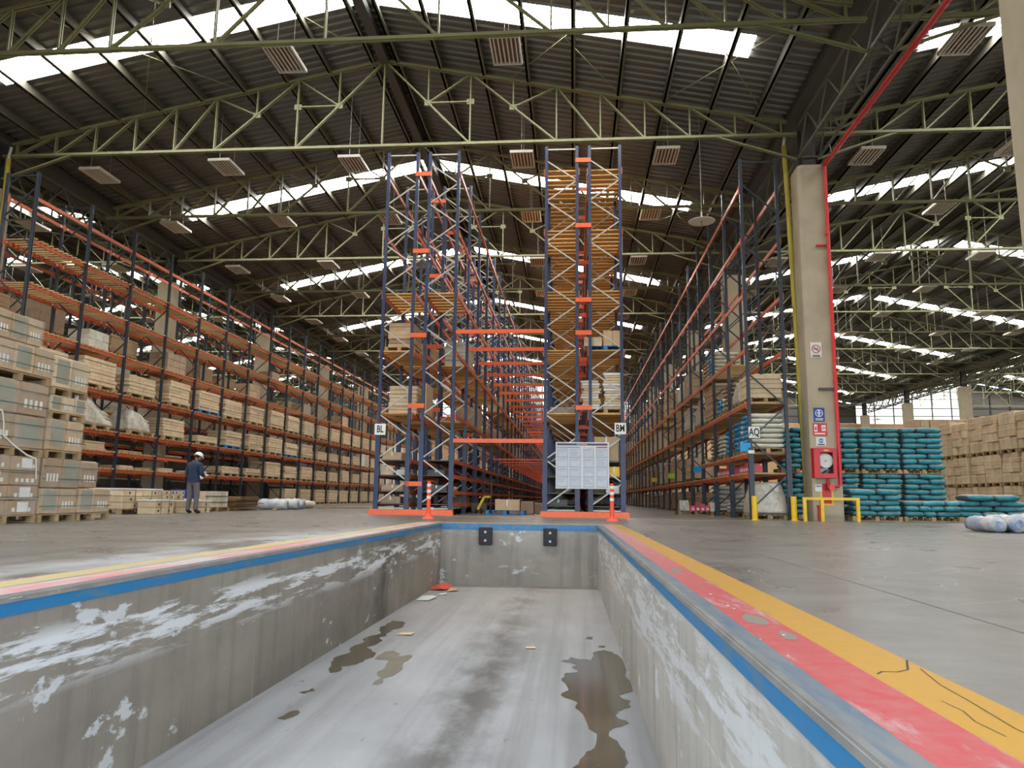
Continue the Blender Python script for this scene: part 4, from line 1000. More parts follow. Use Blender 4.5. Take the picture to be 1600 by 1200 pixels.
# --- pallet on the floor in the AQ aisle
pallet(4.72, 30.0, 0, 1.36, 1.1, "wooden pallet of pink packs on the floor of the AQ aisle", near=True)
tag(ob("wrapped_dome", LUMP[3], Matrix.Translation((4.32, 30, PH)) @ Matrix.Diagonal((.42, .5, .42, 1))), "clear-wrapped dome of packs on the pallet in the AQ aisle", "pack")
for k in range(5):
    x = 4.62 + k * .185
    t = thing("pink_pack", (x, 29.75, PH), "pink pack on the AQ aisle pallet, %s from the dome" % ordn(k), "pack", "pink packs on the floor pallet")
    box("body", x - .09, x + .09, 29.55, 29.95, PH, PH + .22 + .07 * ((k * 2) % 3), m_pink if k < 4 else m_sack, t, "soft"); box("paper_band", x - .05, x + .05, 29.545, 29.55, PH + .05, PH + .14, m_label, t)

# ================================================================== STRAPPED CARTON STACKS BY THE WORKER'S RACK
FX = -10.1
def strapped(y0, y1, z0, z1, ncol, nrow, label, m=None, depth=1.15, pal=True, sheet=0, film=True, fx=FX):
    m = m or m_card3; t = thing("strapped_carton_load", (fx - depth / 2, (y0 + y1) / 2, z0), label, "load", "strapped carton loads stacked on pallets")
    rn = random.Random(int(y0 * 100 + z0 * 37)); cw, ch = (y1 - y0) / ncol, (z1 - z0) / nrow
    for r_ in range(nrow):
        for c_ in range(ncol):
            a, e = y0 + c_ * cw, y0 + (c_ + 1) * cw; zb, zt_ = z0 + r_ * ch, z0 + (r_ + 1) * ch; jx = rn.uniform(-.012, .006)
            cb = box("carton", fx - depth + jx, fx + jx, a + .004, e - .004, zb + .002, zt_ - .003, m, t, "soft")
            fxx = fx + jx + .0015
            if (c_ + r_ + sheet) % 2 == 0 and cw > .3 and nrow < 3:
                box("print_panel", fxx - .001, fxx + .002, a + cw * .16, e - cw * .16, zb + ch * .14, zt_ - ch * .10, m_grey_lab, cb)
            else:
                for q in range(4):
                    yy = a + cw * (.2 + .17 * q); box("label_strip", fxx - .001, fxx + .002, yy, yy + cw * .09, zb + ch * .22, zb + ch * .48, m_label, cb)
            if nrow >= 3 and rn.random() < .5: box("label_sheet", fxx + .001, fxx + .004, a + cw * .35, a + cw * .7, zb + ch * .2, zt_ - ch * .12, m_label, cb)
    if film: b = MB(); b.box(fx + .011, fx + .0125, y0, y1 + .01, z0, z1); b.obj('stretch_film', m_film, t)
    for f in ((.3, .72) if (z1 - z0) > .45 else (.5,)):
        z = z0 + (z1 - z0) * f; b = MB(); b.box(fx + .004, fx + .009, y0 - .006, y1 + .006, z - .008, z + .008); b.box(fx - depth, fx + .009, y1 + .002, y1 + .007, z - .008, z + .008); b.obj("strap", m_strap, t)
    return t
def stack_pallet(y0, y1, z, lab): pallet(FX - .575, (y0 + y1) / 2, z, 1.15, y1 - y0, lab, near=True, group="pallets under the strapped cartons")
A0, A1, B0, B1, D0, D1 = 11.75, 13.28, 13.34, 14.40, 14.45, 15.50
stack_pallet(A0, A1, 0, "ground pallet under the tallest strapped carton pile"); stack_pallet(B0, B1, 0, "ground pallet under the second strapped carton pile"); stack_pallet(D0, D1, 0, "ground pallet under the single strapped load nearest the crates")
strapped(A0, A1, PH, 1.21, 2, 4, "bottom load of the tallest pile, small cartons with white labels")
stack_pallet(A0, A1, 1.21, "pallet above the bottom load of the tallest pile")
strapped(A0, A1, 1.21 + PH, 1.965, 2, 1, "second load up in the tallest strapped pile", sheet=1)
strapped(A0, A1 + .02, 1.97, 2.58, 2, 1, "third load up in the tallest strapped pile, with grey panel")
stack_pallet(A0, A1, 2.58, "highest pallet in the tallest pile")
strapped(A0, A1 + .04, 2.58 + PH, 3.27, 3, 1, "fourth load up in the tallest strapped pile", m_card, sheet=1)
strapped(A0, 12.95, 3.275, 3.78, 3, 1, "top load of the tallest strapped pile, reddish cartons", m_card, sheet=1)
strapped(B0, B1, PH, .64, 2, 1, "bottom load of the second strapped pile", m_card)
strapped(B0, B1, .645, 1.22, 2, 1, "second load up in the second strapped pile", sheet=1)
stack_pallet(B0, B1, 1.22, "lower raised pallet in the second pile")
strapped(B0, B1, 1.22 + PH, 1.98, 2, 1, "third load up in the second strapped pile", m_card)
stack_pallet(B0, B1, 1.98, "middle raised pallet in the second pile")
strapped(B0, B1, 1.98 + PH, 2.45, 3, 1, "thin load in the middle of the second strapped pile", m_card2)
stack_pallet(B0, B1, 2.45, "highest pallet in the second pile")
strapped(B0, B1, 2.45 + PH, 3.22, 2, 1, "top load of the second strapped pile", m_card2)
strapped(D0, D1, PH, .655, 2, 1, "single strapped load nearest the crates, with grey panel", m_card)
strapped(D0, D0 + .55, .66, 1.2, 1, 1, "single reddish carton on top of the strapped load nearest the crates", m_card3, sheet=1)
# loose white strap hanging down the piles
b = MB(); P = [(11.9, 2.02), (12.15, 1.98), (12.22, 1.75), (12.24, 1.55), (12.5, 1.40), (12.85, 1.24), (13.1, 1.18), (13.14, .95), (13.16, .8)]
for a, e in zip(P[:-1], P[1:]): b.bar((FX + .016, a[0], a[1]), (FX + .016, e[0], e[1]), .006, .03)
tag(b.obj("loose_strap", m_wstrap), "loose white strap trailing down the strapped carton piles", "strap")

# --- crates, panels and rolls on the floor behind the worker
def crate(y0, y1, x0, z1, ncol, nrow, label, m, lid=None, depth=.95, holes=True, z0=PH):
    t = thing("crate_pack", (x0 - depth / 2, (y0 + y1) / 2, z0), label, "crate", "packs on the floor behind the worker"); cw, ch = (y1 - y0) / ncol, (z1 - z0) / nrow
    for r_ in range(nrow):
        for c_ in range(ncol):
            cb = box("carton", x0 - depth, x0 + RND.uniform(-.01, .01), y0 + c_ * cw + .005, y0 + (c_ + 1) * cw - .005, z0 + r_ * ch + .002, z0 + (r_ + 1) * ch - .003, m, t, "soft")
            if holes:
                b = MB(); yy = y0 + (c_ + RND.uniform(.3, .7)) * cw; zz_ = z0 + (r_ + .5) * ch; b.cyl((x0 + .010, yy, zz_), (x0 + .013, yy, zz_), .035, 8); b.obj("hand_hole", m_black, cb)
    if lid: box("lid_sheet", x0 - depth - .01, x0 + .02, y0 - .02, y1 + .02, z1, z1 + .04, lid, t)
    for f in (.3, .72):
        yy = y0 + (y1 - y0) * f; box("strap", x0 + .012, x0 + .017, yy - .008, yy + .008, z0, z1, m_strap, t)
    return t
pallet(-12.55, 19.9, 0, 1.0, 1.9, "pallet under the large tan crate pack beside the strapped cartons", near=True, group="pallets behind the worker")
crate(19.0, 20.9, -12.05, .66, 2, 3, "large tan crate pack with dark hand holes and white lid", m_card2, m_white)
pallet(-12.55, 21.6, 0, 1.0, 1.3, "pallet under the small tan boxes behind the worker", near=True, group="pallets behind the worker")
crate(21.0, 22.2, -12.05, .66, 4, 4, "stack of many small tan boxes next to the large crate pack", m_card2)
crate(19.55, 20.55, -11.45, .36, 2, 2, "low tan crate pack with white lid in front of the small boxes", m_card2, m_white, .5, z0=.0)
crate(21.35, 22.5, -11.35, .34, 2, 2, "low tan crate pack just past the worker's feet", m_card2, m_white, .5, z0=.0)
t = thing("blue_drum_pack", (-12.35, 22.7, 0), "blue and white packaged box between the small tan boxes and cream panels", "box"); box("carton", -12.65, -12.05, 22.36, 23.2, 0, .42, m_label, t, "soft"); box("blue_cover", -12.66, -12.04, 22.4, 22.95, .42, .70, m_blue, t, "soft")
pallet(-12.45, 24.2, 0, 1.0, 1.7, "pallet under the upright cream panels behind the worker", near=True, group="pallets behind the worker")
t = thing("panel_pack", (-12.4, 24.2, PH), "strapped pack of upright cream panels behind the worker", "panel pack")
for k in range(9): box("panel", -12.75, -12.0, 23.4 + k * .18, 23.4 + k * .18 + .16, PH, .66 + RND.uniform(-.01, .01), m_sack if k % 3 else m_card2, t)
for z in (.3, .5): box("strap", -11.995, -11.985, 23.38, 25.02, z - .012, z + .012, m_strap, t)
t = thing("sheet_pile", (-12.3, 26.3, 0), "untidy pile of brown sheets on a low skid beyond the cream panels", "sheet pile")
for k in range(9): box("sheet", -12.9 + RND.uniform(-.1, .1), -11.8 + RND.uniform(-.12, .12), 25.5 - RND.uniform(0, .2), 27.2 + RND.uniform(-.1, .35) - k * .05, .02 + k * .055, .02 + k * .055 + .03, m_brownply, t, "cube", RND.uniform(-.09, .09))
def roll(cx, cy, rad, L, ax, label, group, m=None):
    t = thing("plastic_roll", (cx, cy, 0), label, "roll", group); dv = Vector((math.cos(ax), math.sin(ax), 0)); n = 18; k = 8; b = MB()
    e = Vector((-dv.y, dv.x, 0)); up = Vector((0, 0, 1)); c0 = Vector((cx, cy, rad))
    for a in range(k + 1):
        f = a / k; rr = rad * (1 if 0 < a < k else .9)
        for i in range(n):
            an = 2 * math.pi * i / n; q = rr * (1 + .09 * math.sin(2 * an + a * 1.7 + cx * 9) + .06 * math.sin(5 * an + a * 2.3) + .04 * math.sin(9 * an + a)); z = up * math.sin(an) * q
            p = c0 + dv * (f - .5) * L + e * math.cos(an) * q + z; b.v.append((p.x, p.y, max(.002, p.z)))
    for a in range(k):
        for i in range(n): j = (i + 1) % n; b.f.append((a * n + i, a * n + j, (a + 1) * n + j, (a + 1) * n + i)); b.mi.append(0)
    b.f.append(tuple(range(n - 1, -1, -1))); b.f.append(tuple(range(k * n, k * n + n))); b.mi += [0, 0]
    b.obj("film", m or m_roll, t, True)
    for s in (-1, 1):
        c_ = c0 + dv * (s * L / 2); b = MB(); b.cyl(c_ - dv * .02 * s, c_ + dv * .01 * s, rad * .5, 9); b.obj("core_end", m_rollblue, t)
for k, (cx, cy) in enumerate(((-11.6, 28.0), (-11.55, 29.0), (-11.65, 29.95))):
    roll(cx, cy, .21, 1.1, .1, "blue-white wrapped roll on the floor past the sheets, %s from the worker" % ordn(k), "wrapped rolls beyond the worker")
roll(-11.7, 31.6, .17, 1.9, math.pi / 2, "long cream roll lying beyond the blue-white rolls", "wrapped rolls beyond the worker", m_sack)
for k, (x, y, a, L) in enumerate(((-11.2, 27.2, 1.9, 1.2), (-10.4, 33.0, .5, 2.4))):
    dv = Vector((math.cos(a), math.sin(a), 0)) * L / 2; tag(bar("timber_offcut", (x - dv.x, y - dv.y, .03), (x + dv.x, y + dv.y, .03), .16, .05, m_pal), ("short timber offcut in front of the wrapped rolls", "long timber offcut on the floor beyond the rolls")[k], "timber", "timber offcuts")
# --- large wrapped rolls on the right-hand floor
for k, (cx, rr) in enumerate(((8.44, .155), (8.82, .175), (9.26, .18), (9.70, .18), (10.14, .18))):
    roll(cx, 16.2, rr, 1.0, math.pi / 2 + .04, "large film-wrapped roll on the open floor, %s from the pit side" % ordn(k), "film-wrapped rolls before the teal bags")

# ================================================================== TEAL BAGS
def bag_layer(x0, x1, widths, y, z, h, dp, lab, li, rn, grp):
    x = x0; tot = sum(widths); f = (x1 - x0) / tot
    for k, w in enumerate(widths):
        ww = w * f
        M = Matrix.Translation((x + ww / 2 + rn.uniform(-.015, .015), y + dp / 2 + rn.uniform(-.03, .03), z + h / 2)) @ Matrix.Rotation(rn.uniform(-.035, .035), 4, 'Z') @ Matrix.Rotation(rn.uniform(-.035, .035), 4, 'Y') @ Matrix.Rotation(rn.choice((0, math.pi)), 4, 'Z') @ Matrix.Diagonal((ww * .97, dp, h * 1.04, 1))
        o = ob("teal_bag", BAG[rn.randrange(2)], M)
        tag(o, "teal bag, %s, %s layer up, %s from the column" % (lab, ordn(li), ordn(k)), "bag", grp); x += ww
def bag_stack(x0, x1, y, z0, n, h, lab, seed, pats=((.85, .55), (.5, .9)), dp=.62, dpat=None):
    rn = random.Random(seed)
    for li in range(n): bag_layer(x0 + rn.uniform(-.03, .03), x1 + rn.uniform(-.03, .03), pats[li % len(pats)], y, z0 + li * h, h, dp, lab, li, rn, "teal bags stacked on pallets")
for k, (xa, xb, nm_) in enumerate(((7.05, 8.2, "pile hidden behind the column"), (8.35, 9.64, "tall pile past the column"), (9.72, 11.02, "middle tall pile"), (11.08, 12.42, "tall pile by the cartons"))):
    pallet((xa + xb) / 2, 26.5, 0, xb - xa - .04, 1.0, "ground pallet of the teal bags' %s" % nm_, near=k > 0, group="pallets under teal bags")
    bag_stack(xa, xb, 26.0, PH, 8, .1745, nm_ + ", lower half", 40 + k)
    pallet((xa + xb) / 2, 26.5, PH + 8 * .1745, xb - xa - .02, 1.0, "raised pallet of the teal bags' %s" % nm_, near=k > 0, group="pallets under teal bags")
    bag_stack(xa, xb, 26.0, 2 * PH + 8 * .1745, 8, .177, nm_ + ", upper half", 50 + k)
pallet(9.35, 24.45, 0, 1.5, .95, "front pallet of teal bags beside the yellow rail", near=True, group="pallets under teal bags")
bag_stack(8.62, 10.1, 24.0, PH, 4, .162, "front pallet beside the rail", 61, ((.5, .5), (.55, .45, .55), (.7, .6), (.55, .45, .5)))
bag_stack(8.5, 10.12, 24.0, PH + 4 * .162, 1, .19, "front pallet beside the rail, top", 62, ((.85, .75),), .8)
pallet(11.15, 24.75, 0, 1.75, .95, "middle front pallet of tumbled teal bags", near=True, group="pallets under teal bags")
bag_stack(10.3, 12.0, 24.3, PH, 3, .165, "tumbled middle front pallet", 63, ((.6, .4, .7), (.4, .35, .4, .45), (.5, .6, .35)))
pallet(13.45, 25.8, 0, 1.95, .95, "front pallet of loose-topped teal bags by the cartons", near=True, group="pallets under teal bags")
bag_stack(12.45, 14.5, 25.3, PH, 3, .17, "front pallet by the cartons", 64, ((.7, .7, .6), (.9, .8), (.55, .5, .6)))
bag_stack(12.65, 14.3, 25.2, PH + 3 * .17, 1, .21, "front pallet by the cartons, top", 65, ((.85, .8),), .85)
tag(box("bag_sticker", 9.85, 9.97, 24.02, 24.03, .83, .88, m_yel), "small yellow sticker on a top teal bag beside the rail", "sticker")

# ================================================================== CARTON WALL BEHIND THE BAGS
WX = 18.0; tiers = ((PH, 1.33), (1.33 + PH, 2.68), (2.68 + PH, 4.5))
for j in range(9):
    y0 = 27.6 + j * 1.30; y1 = y0 + 1.20; wxj = RND.uniform(-.12, .12)
    for k, (z0, z1) in enumerate(tiers):
        place = "%s tier up, %s pile from the front" % (ordn(k), ordn(j))
        pallet(WX + .5 + wxj, (y0 + y1) / 2, z0 - PH, 1.1, 1.2, "pallet in the carton wall, " + place, near=j < 5, group="pallets in the carton wall")
        t = thing("wrapped_carton_load", (WX + .55, (y0 + y1) / 2, z0), "wrapped load in the carton wall, " + place, "load", "wrapped carton loads behind the teal bags")
        nz = (3, 2, 3, 3)[(j + k) % 4] if k < 2 else (4, 3)[j % 2]; rn = random.Random(j * 9 + k); hh = (z1 - z0 - rn.uniform(0, .01 if k < 2 else .25)) / nz
        for r_ in range(nz):
            nc = (2, 3, 4)[rn.randrange(3)]; cw = (y1 - y0) / nc
            for c_ in range(nc):
                jx = rn.uniform(-.07, .03) + wxj; box("carton", WX + jx, WX + 1.05 + jx, y0 + c_ * cw + .006, y0 + (c_ + 1) * cw - .006, z0 + r_ * hh + .003, z0 + (r_ + 1) * hh - .004, m_cardw if rn.random() < .6 else m_card2, t, "soft")
        for f in (.25, .5, .8): z = z0 + (z1 - z0) * f; box("film_band", WX - .075 + wxj, WX - .07 + wxj, y0, y1, z - .008, z + .008, m_wstrap, t)
for j in range(6):
    x0 = 19.6 + j * .98
    for k in range(3):
        t = thing("wrapped_carton_load", (x0 + .46, 45, k * 1.8), "carton load in the far carton row, %s tier up, %s along" % (ordn(k), ordn(j)), "load", "far carton row")
        rn = random.Random(j * 5 + k)
        for r_ in range(3):
            hh = 1.8 / 3; nc = 1 if (r_ + j) % 3 == 0 else 2
            for c_ in range(nc): box("carton", x0 + c_ * .94 / nc + .005, x0 + (c_ + 1) * .94 / nc - .005, 44.4 + rn.uniform(-.03, .03), 45.5, k * 1.8 + r_ * hh, k * 1.8 + (r_ + 1) * hh - .006, m_card if rn.random() < .5 else m_card2, t, "soft")

# ================================================================== COLUMN FITTINGS
CF = COLY[1] - .45                              # front face of the near column
def plate_sign(x0, x1, z0, z1, label, base=m_label):
    t = thing("safety_sign", ((x0 + x1) / 2, CF, z0), label, "sign", "signs on the near column")
    box("plate", x0, x1, CF - .012, CF - .001, z0, z1, base, t); return t
def disc(name, cx, cz, rad, m, t, r_in=0.0, y=None, n=28):
    y = CF - .016 if y is None else y; b = MB()
    for i in range(n):
        a, e = 2 * math.pi * i / n, 2 * math.pi * (i + 1) / n
        if r_in: b.quad((cx + r_in * math.cos(a), y, cz + r_in * math.sin(a)), (cx + rad * math.cos(a), y, cz + rad * math.sin(a)), (cx + rad * math.cos(e), y, cz + rad * math.sin(e)), (cx + r_in * math.cos(e), y, cz + r_in * math.sin(e)))
        else: b.poly([(cx, y, cz), (cx + rad * math.cos(a), y, cz + rad * math.sin(a)), (cx + rad * math.cos(e), y, cz + rad * math.sin(e))])
    return b.obj(name, m, t)
YS = CF - .0165
t = plate_sign(7.37, 7.70, 5.02, 5.50, "white no-smoking sign high on the near column")
disc("red_ring", 7.535, 5.29, .135, m_red, t, .11); bar("red_slash", (7.45, YS, 5.375), (7.62, YS, 5.205), .002, .026, m_red, t)
box("cigarette", 7.44, 7.60, YS - .001, YS + .001, 5.275, 5.297, m_black, t); bar("smoke", (7.60, YS, 5.30), (7.57, YS, 5.36), .002, .014, m_black, t)
for z in (5.09, 5.055): box("caption_line", 7.42, 7.65, YS, YS + .002, z - .010, z + .010, m_black, t)
t = plate_sign(7.36, 7.69, 3.01, 3.44, "blue assembly sign with white figure on the near column", m_blue)
disc("white_ring", 7.525, 3.27, .115, m_label, t, .095)
disc("figure_head", 7.525, 3.335, .026, m_label, t); box("figure_body", 7.498, 7.552, YS, YS + .002, 3.23, 3.305, m_label, t); box("figure_leg", 7.50, 7.52, YS, YS + .002, 3.17, 3.23, m_label, t); box("figure_leg", 7.53, 7.55, YS, YS + .002, 3.17, 3.23, m_label, t)
bar("figure_arm", (7.50, YS, 3.30), (7.455, YS, 3.26), .002, .018, m_label, t); bar("figure_arm", (7.55, YS, 3.30), (7.595, YS, 3.26), .002, .018, m_label, t)
for z in (3.10, 3.06): box("caption_line", 7.41, 7.64, YS, YS + .002, z - .010, z + .010, m_label, t)
t = plate_sign(7.32, 7.74, 2.58, 2.96, "red fire hose sign with white symbols on the near column", m_red)
box("white_panel", 7.36, 7.45, YS, YS + .002, 2.70, 2.92, m_label, t); box("white_panel", 7.58, 7.70, YS, YS + .002, 2.72, 2.90, m_label, t); disc("hose_symbol", 7.64, 2.81, .045, m_red, t, .02, YS - .001)
box("flame_symbol", 7.38, 7.43, YS - .002, YS, 2.74, 2.86, m_red, t); box("caption_line", 7.36, 7.68, YS, YS + .002, 2.62, 2.66, m_label, t)
t = plate_sign(7.40, 7.69, 2.26, 2.53, "small white sign with a cyan disc above the hose cabinet")
disc("cyan_disc", 7.545, 2.42, .075, m_cyan, t); box("white_bar", 7.48, 7.61, YS - .001, YS + .001, 2.41, 2.43, m_label, t); box("caption_line", 7.44, 7.65, YS, YS + .002, 2.29, 2.32, m_black, t)
t = plate_sign(7.30, 7.50, .88, 1.10, "small pale notice under the hose cabinet"); box("caption_line", 7.33, 7.47, YS, YS + .002, 1.02, 1.05, m_cyan, t)
# hose cabinet
t = thing("hose_cabinet", (7.55, CF - .12, 1.28), "red fire hose cabinet with a round white hose reel behind glass", "cabinet")
for nm_, a in (("side_panel", (7.22, 7.26)), ("side_panel", (7.84, 7.88))): box(nm_, a[0], a[1], CF - .26, CF - .002, 1.28, 2.18, m_red, t)
box("top_panel", 7.26, 7.84, CF - .26, CF - .002, 2.14, 2.18, m_red, t); box("bottom_panel", 7.26, 7.84, CF - .26, CF - .002, 1.28, 1.32, m_red, t); box("back_panel", 7.26, 7.84, CF - .03, CF - .002, 1.32, 2.14, m_glass, t)
dr = ob("door", None, Matrix.Translation((7.55, CF - .27, 1.28)), t)
for a in ((7.22, 7.40, 1.28, 2.18), (7.78, 7.88, 1.28, 2.18), (7.40, 7.78, 2.05, 2.18), (7.40, 7.78, 1.28, 1.42)): box("door_rail", a[0], a[1], CF - .29, CF - .265, a[2], a[3], m_red, dr)
box("yellow_tag", 7.52, 7.66, CF - .295, CF - .29, 2.09, 2.13, m_yel, dr)
b = MB(); b.cyl((7.59, CF - .20, 1.80), (7.59, CF - .06, 1.80), .215, 24); b.obj("hose_reel", m_label, t)
b = MB(); b.cyl((7.59, CF - .215, 1.80), (7.59, CF - .20, 1.80), .05, 12); b.obj("reel_hub", m_galv, t)
bar("nozzle", (7.45, CF - .16, 1.36), (7.7, CF - .16, 1.52), .05, .05, m_dark, t)
# valve and red backing plate
t = thing("fire_valve", (7.72, CF - .1, .95), "red fire valve and pipe elbows below the hose cabinet", "valve")
b = MB(); b.cyl((7.66, CF - .10, 1.28), (7.66, CF - .10, .98), .04, 10); b.obj("drop_pipe", m_red, t)
b = MB(); b.cyl((7.66, CF - .10, 1.0), (7.975, CF - .10, 1.05), .05, 10); b.obj("elbow_pipe", m_red, t)
b = MB(); b.cyl((7.70, CF - .10, 1.0), (7.70, CF - .26, 1.0), .075, 12); b.obj("valve_body", m_redpipe, t)
b = MB(); b.cyl((7.70, CF - .26, 1.0), (7.70, CF - .30, 1.0), .09, 14); b.obj("hand_wheel", m_redpipe, t)
t = thing("floor_standpipe_panel", (7.64, CF, .52), "red panel with yellow border painted low on the column", "panel"); box("border", 7.44, 7.83, CF - .006, CF - .001, .46, 1.12, m_yel, t); box("red_field", 7.50, 7.77, CF - .01, CF - .005, .52, 1.12, m_red, t)
b = MB(); b.cyl((7.35, CF - .16, 0), (7.35, CF - .16, .42), .055, 10); b.cyl((7.35, CF - .16, .42), (7.35, CF - .16, .47), .075, 10); tag(b.obj("standpipe", m_red), "short red standpipe at the foot of the near column", "pipe")
# red sprinkler main and drop beside the column
t = thing("red_fire_pipe", (8.02, 23.35, 0), "red fire main running along the valley and down the near column", "pipe")
b = MB(); b.cyl((8.03, CF - .08, 1.05), (8.08, CF - .08, 11.35), .055, 12); b.obj("drop_pipe", m_redpipe, t)
b = MB(); b.cyl((8.08, 4, 11.35), (8.08, 23.55, 11.35), .07, 12); b.obj("main_pipe", m_redpipe, t)
for y in (9.5, 13.2, 16.7, 20.3): b = MB(); b.cyl((8.08, y, 11.35), (8.08, y + .12, 11.35), .085, 12); b.obj("coupling", m_redpipe, t)
for z in (4.2, 9.0): b = MB(); b.cyl((8.045, CF - .08, z), (8.045, CF - .08, z + .1), .07, 12); b.obj("coupling", m_redpipe, t)
box("pipe_bracket", 7.55, 8.06, CF - .06, CF - .001, 3.98, 4.06, m_dark, t); box("pipe_bracket", 7.7, 8.06, CF - .06, CF - .001, 8.62, 8.68, m_red, t)
for y in (8.0, 15.5, 22.5): b = MB(); b.cyl((8.08, y, 11.4), (8.02, y, 11.71), .012, 6); b.obj("pipe_hanger", m_galv, t)
for xx, nm_, yy in ((7.18, "running down the near column's edge", COLY[1] + .54), (-20.5, "at the head of the worker's rack", COLY[1] - .1), (35.86, "on a far hall column", COLY[3] - .1)):
    t = thing("yellow_downpipe", (xx, yy, 0), "yellow rainwater downpipe " + nm_, "downpipe", "yellow downpipes")
    b = MB(); b.cyl((xx + (.18 if yy > COLY[1] and xx < 20 else 0), yy, .05), (xx, yy, 11.1), .08, 12); b.cyl((xx, yy, 11.1), (xx - .04, yy, 12.55), .085, 12); b.obj("pipe", m_yelpipe, t)
    b = MB(); b.cyl((xx - .04, yy, 12.5), (xx - .04, yy, 12.66), .05, 10); b.cyl((xx - .04, yy, 12.64), (xx + .02, yy, 13.0), .05, 10); b.obj("spout", m_label, t)
# yellow guard rail and bollards
t = thing("guard_rail", (7.5, 22.75, 0), "yellow tubular guard rail around the foot of the near column", "rail")
RY = 22.72
for x in (6.80, 7.30, 8.32): box("post", x - .045, x + .045, RY - .045, RY + .045, 0, .62, m_yel, t)
box("top_rail", 6.75, 8.37, RY - .045, RY + .045, .62, .70, m_yel, t)
for xx, lab in ((5.44, "yellow steel post guard at the AQ rack corner under the sign"), (6.60, "yellow steel post guard at the AQ rack's column-side corner")):
    t = thing("post_guard", (xx, 23.05, 0), lab, "bollard", "yellow post guards"); b = MB(); b.cyl((xx, 23.1, .012), (xx, 23.1, .72), .085, 14); b.obj("tube", m_yel, t); box("base_plate", xx - .12, xx + .12, 22.98, 23.22, 0, .012, m_yel, t)

# ================================================================== NOTICE BOARD, DELINEATORS, AISLE ITEMS
NB = CY0 - .10
t = thing("notice_board", (.25, NB, .88), "large white notice board of framed sheets on the BM rack end", "notice board")
box("panel", -.58, 1.10, NB, NB + .03, .88, 2.34, mat("board_white", C(196, 198, 200), .35), t)
mh = mat("board_header", C(36, 42, 78), .4); mgr = mat("board_grey", C(126, 134, 148), .5)
box("header_bar", -.54, 1.05, NB - .004, NB, 2.24, 2.30, mh, t); box("section_bar", -.54, .18, NB - .004, NB, 2.165, 2.195, mgr, t); box("section_bar", .30, .62, NB - .004, NB, 2.165, 2.195, m_yel, t); box("section_bar", .70, 1.05, NB - .004, NB, 2.165, 2.20, m_red, t)
box("heading_print", .08, .42, NB - .006, NB - .004, 2.262, 2.278, m_paper, t)
cols_ = ((-.54, -.19), (-.14, .20), (.30, .62), (.70, 1.05))
for r_ in range(4):
    for c_, (xa, xb) in enumerate(cols_):
        za = 1.86 - r_ * .31; sh = ob("framed_sheet", unit(mgr), Matrix.Translation(((xa + xb) / 2, NB - .002, za + .135)) @ Matrix.Diagonal((xb - xa, .006, .27, 1)), t)
        box("paper", xa + .012, xb - .012, NB - .008, NB - .004, za + .012, za + .258, m_paper, sh)
        for q in range(RND.randint(1, 4)):
            zz_ = za + .22 - q * .05; box("print_line", xa + .04, xb - .04 - RND.uniform(0, .12), NB - .0095, NB - .008, zz_ - .006, zz_ + .006, mgr if (r_, c_, q) != (0, 0, 0) else m_cyan, sh)
def delineator(x, y, lab):
    t = thing("delineator_post", (x, y, 0), lab, "traffic post", "orange delineator posts"); b = MB(); b.cyl((x, y, 0), (x, y, .05), .17, 20, 0, .13); b.cyl((x, y, .05), (x, y, .12), .09, 16, 0, .06); b.obj("base", m_cone, t)
    b = MB(); b.cyl((x, y, .10), (x, y, .98), .058, 16, 0, .048); b.obj("post", m_cone, t)
    for z in (.52, .68, .84): b = MB(); b.cyl((x, y, z), (x, y, z + .075), .0575, 16); b.obj("white_band", m_white, t)
delineator(-3.86, 19.6, "orange white-banded delineator post in front of rack BL"); delineator(1.0, 19.9, "orange white-banded delineator post in front of rack BM")
pallet(-2.33, 25.6, 0, 1.32, 1.0, "blue pallet on the floor between racks BL and BM", m_bluepal, True, "floor pallets in the central aisle")
t = thing("carton", (-2.28, 25.6, PH), "brown carton on the blue pallet between BL and BM", "carton"); box("body", -2.68, -1.85, 25.2, 26.0, PH, .52, m_card, t, "soft"); box("tape", -2.29, -2.24, 25.195, 26.005, .3, .523, m_wstrap, t); box("corner_edge", -1.86, -1.84, 25.19, 25.23, PH, .52, m_card2, t)
for k, (x, y, h) in enumerate(((-1.75, 27.2, .45), (-1.35, 28.6, .4))): tag(box("carton", x - .3, x + .3, y - .3, y + .3, 0, h, m_card3, None, "soft"), ("brown carton standing behind the blue pallet", "smaller brown carton farther behind the blue pallet")[k], "carton")
# pallet jack
t = thing("pallet_jack", (-4.0, 27.6, 0), "yellow hand pallet jack parked beside rack BL", "pallet jack")
JX, JY = -3.45, 27.0
for s in (-.2, .2): box("fork", JX + s - .08, JX + s + .08, JY + .15, JY + 1.3, .07, .13, m_dark, t)
b = MB(); b.box(JX - .28, JX + .28, JY, JY + .16, .07, .36); b.obj("pump_body", m_dark, t)
bar("yellow_frame", (JX - .05, JY - .02, .14), (JX + .2, JY - .02, .62), .05, .09, m_yel, t); bar("yellow_bracket", (JX + .15, JY - .02, .60), (JX + .42, JY - .02, .60), .05, .07, m_yel, t)
bar("tow_bar", (JX + .42, JY - .05, .2), (JX + .48, JY - .2, 1.15), .04, .04, m_dark, t); bar("grip", (JX + .34, JY - .2, 1.2), (JX + .62, JY - .2, 1.2), .04, .05, m_black, t); 
for s in (-.1, .1): b = MB(); b.cyl((JX + s - .03, JY - .06, .09), (JX + s + .03, JY - .06, .09), .09, 14); b.obj("wheel", m_rubber, t)

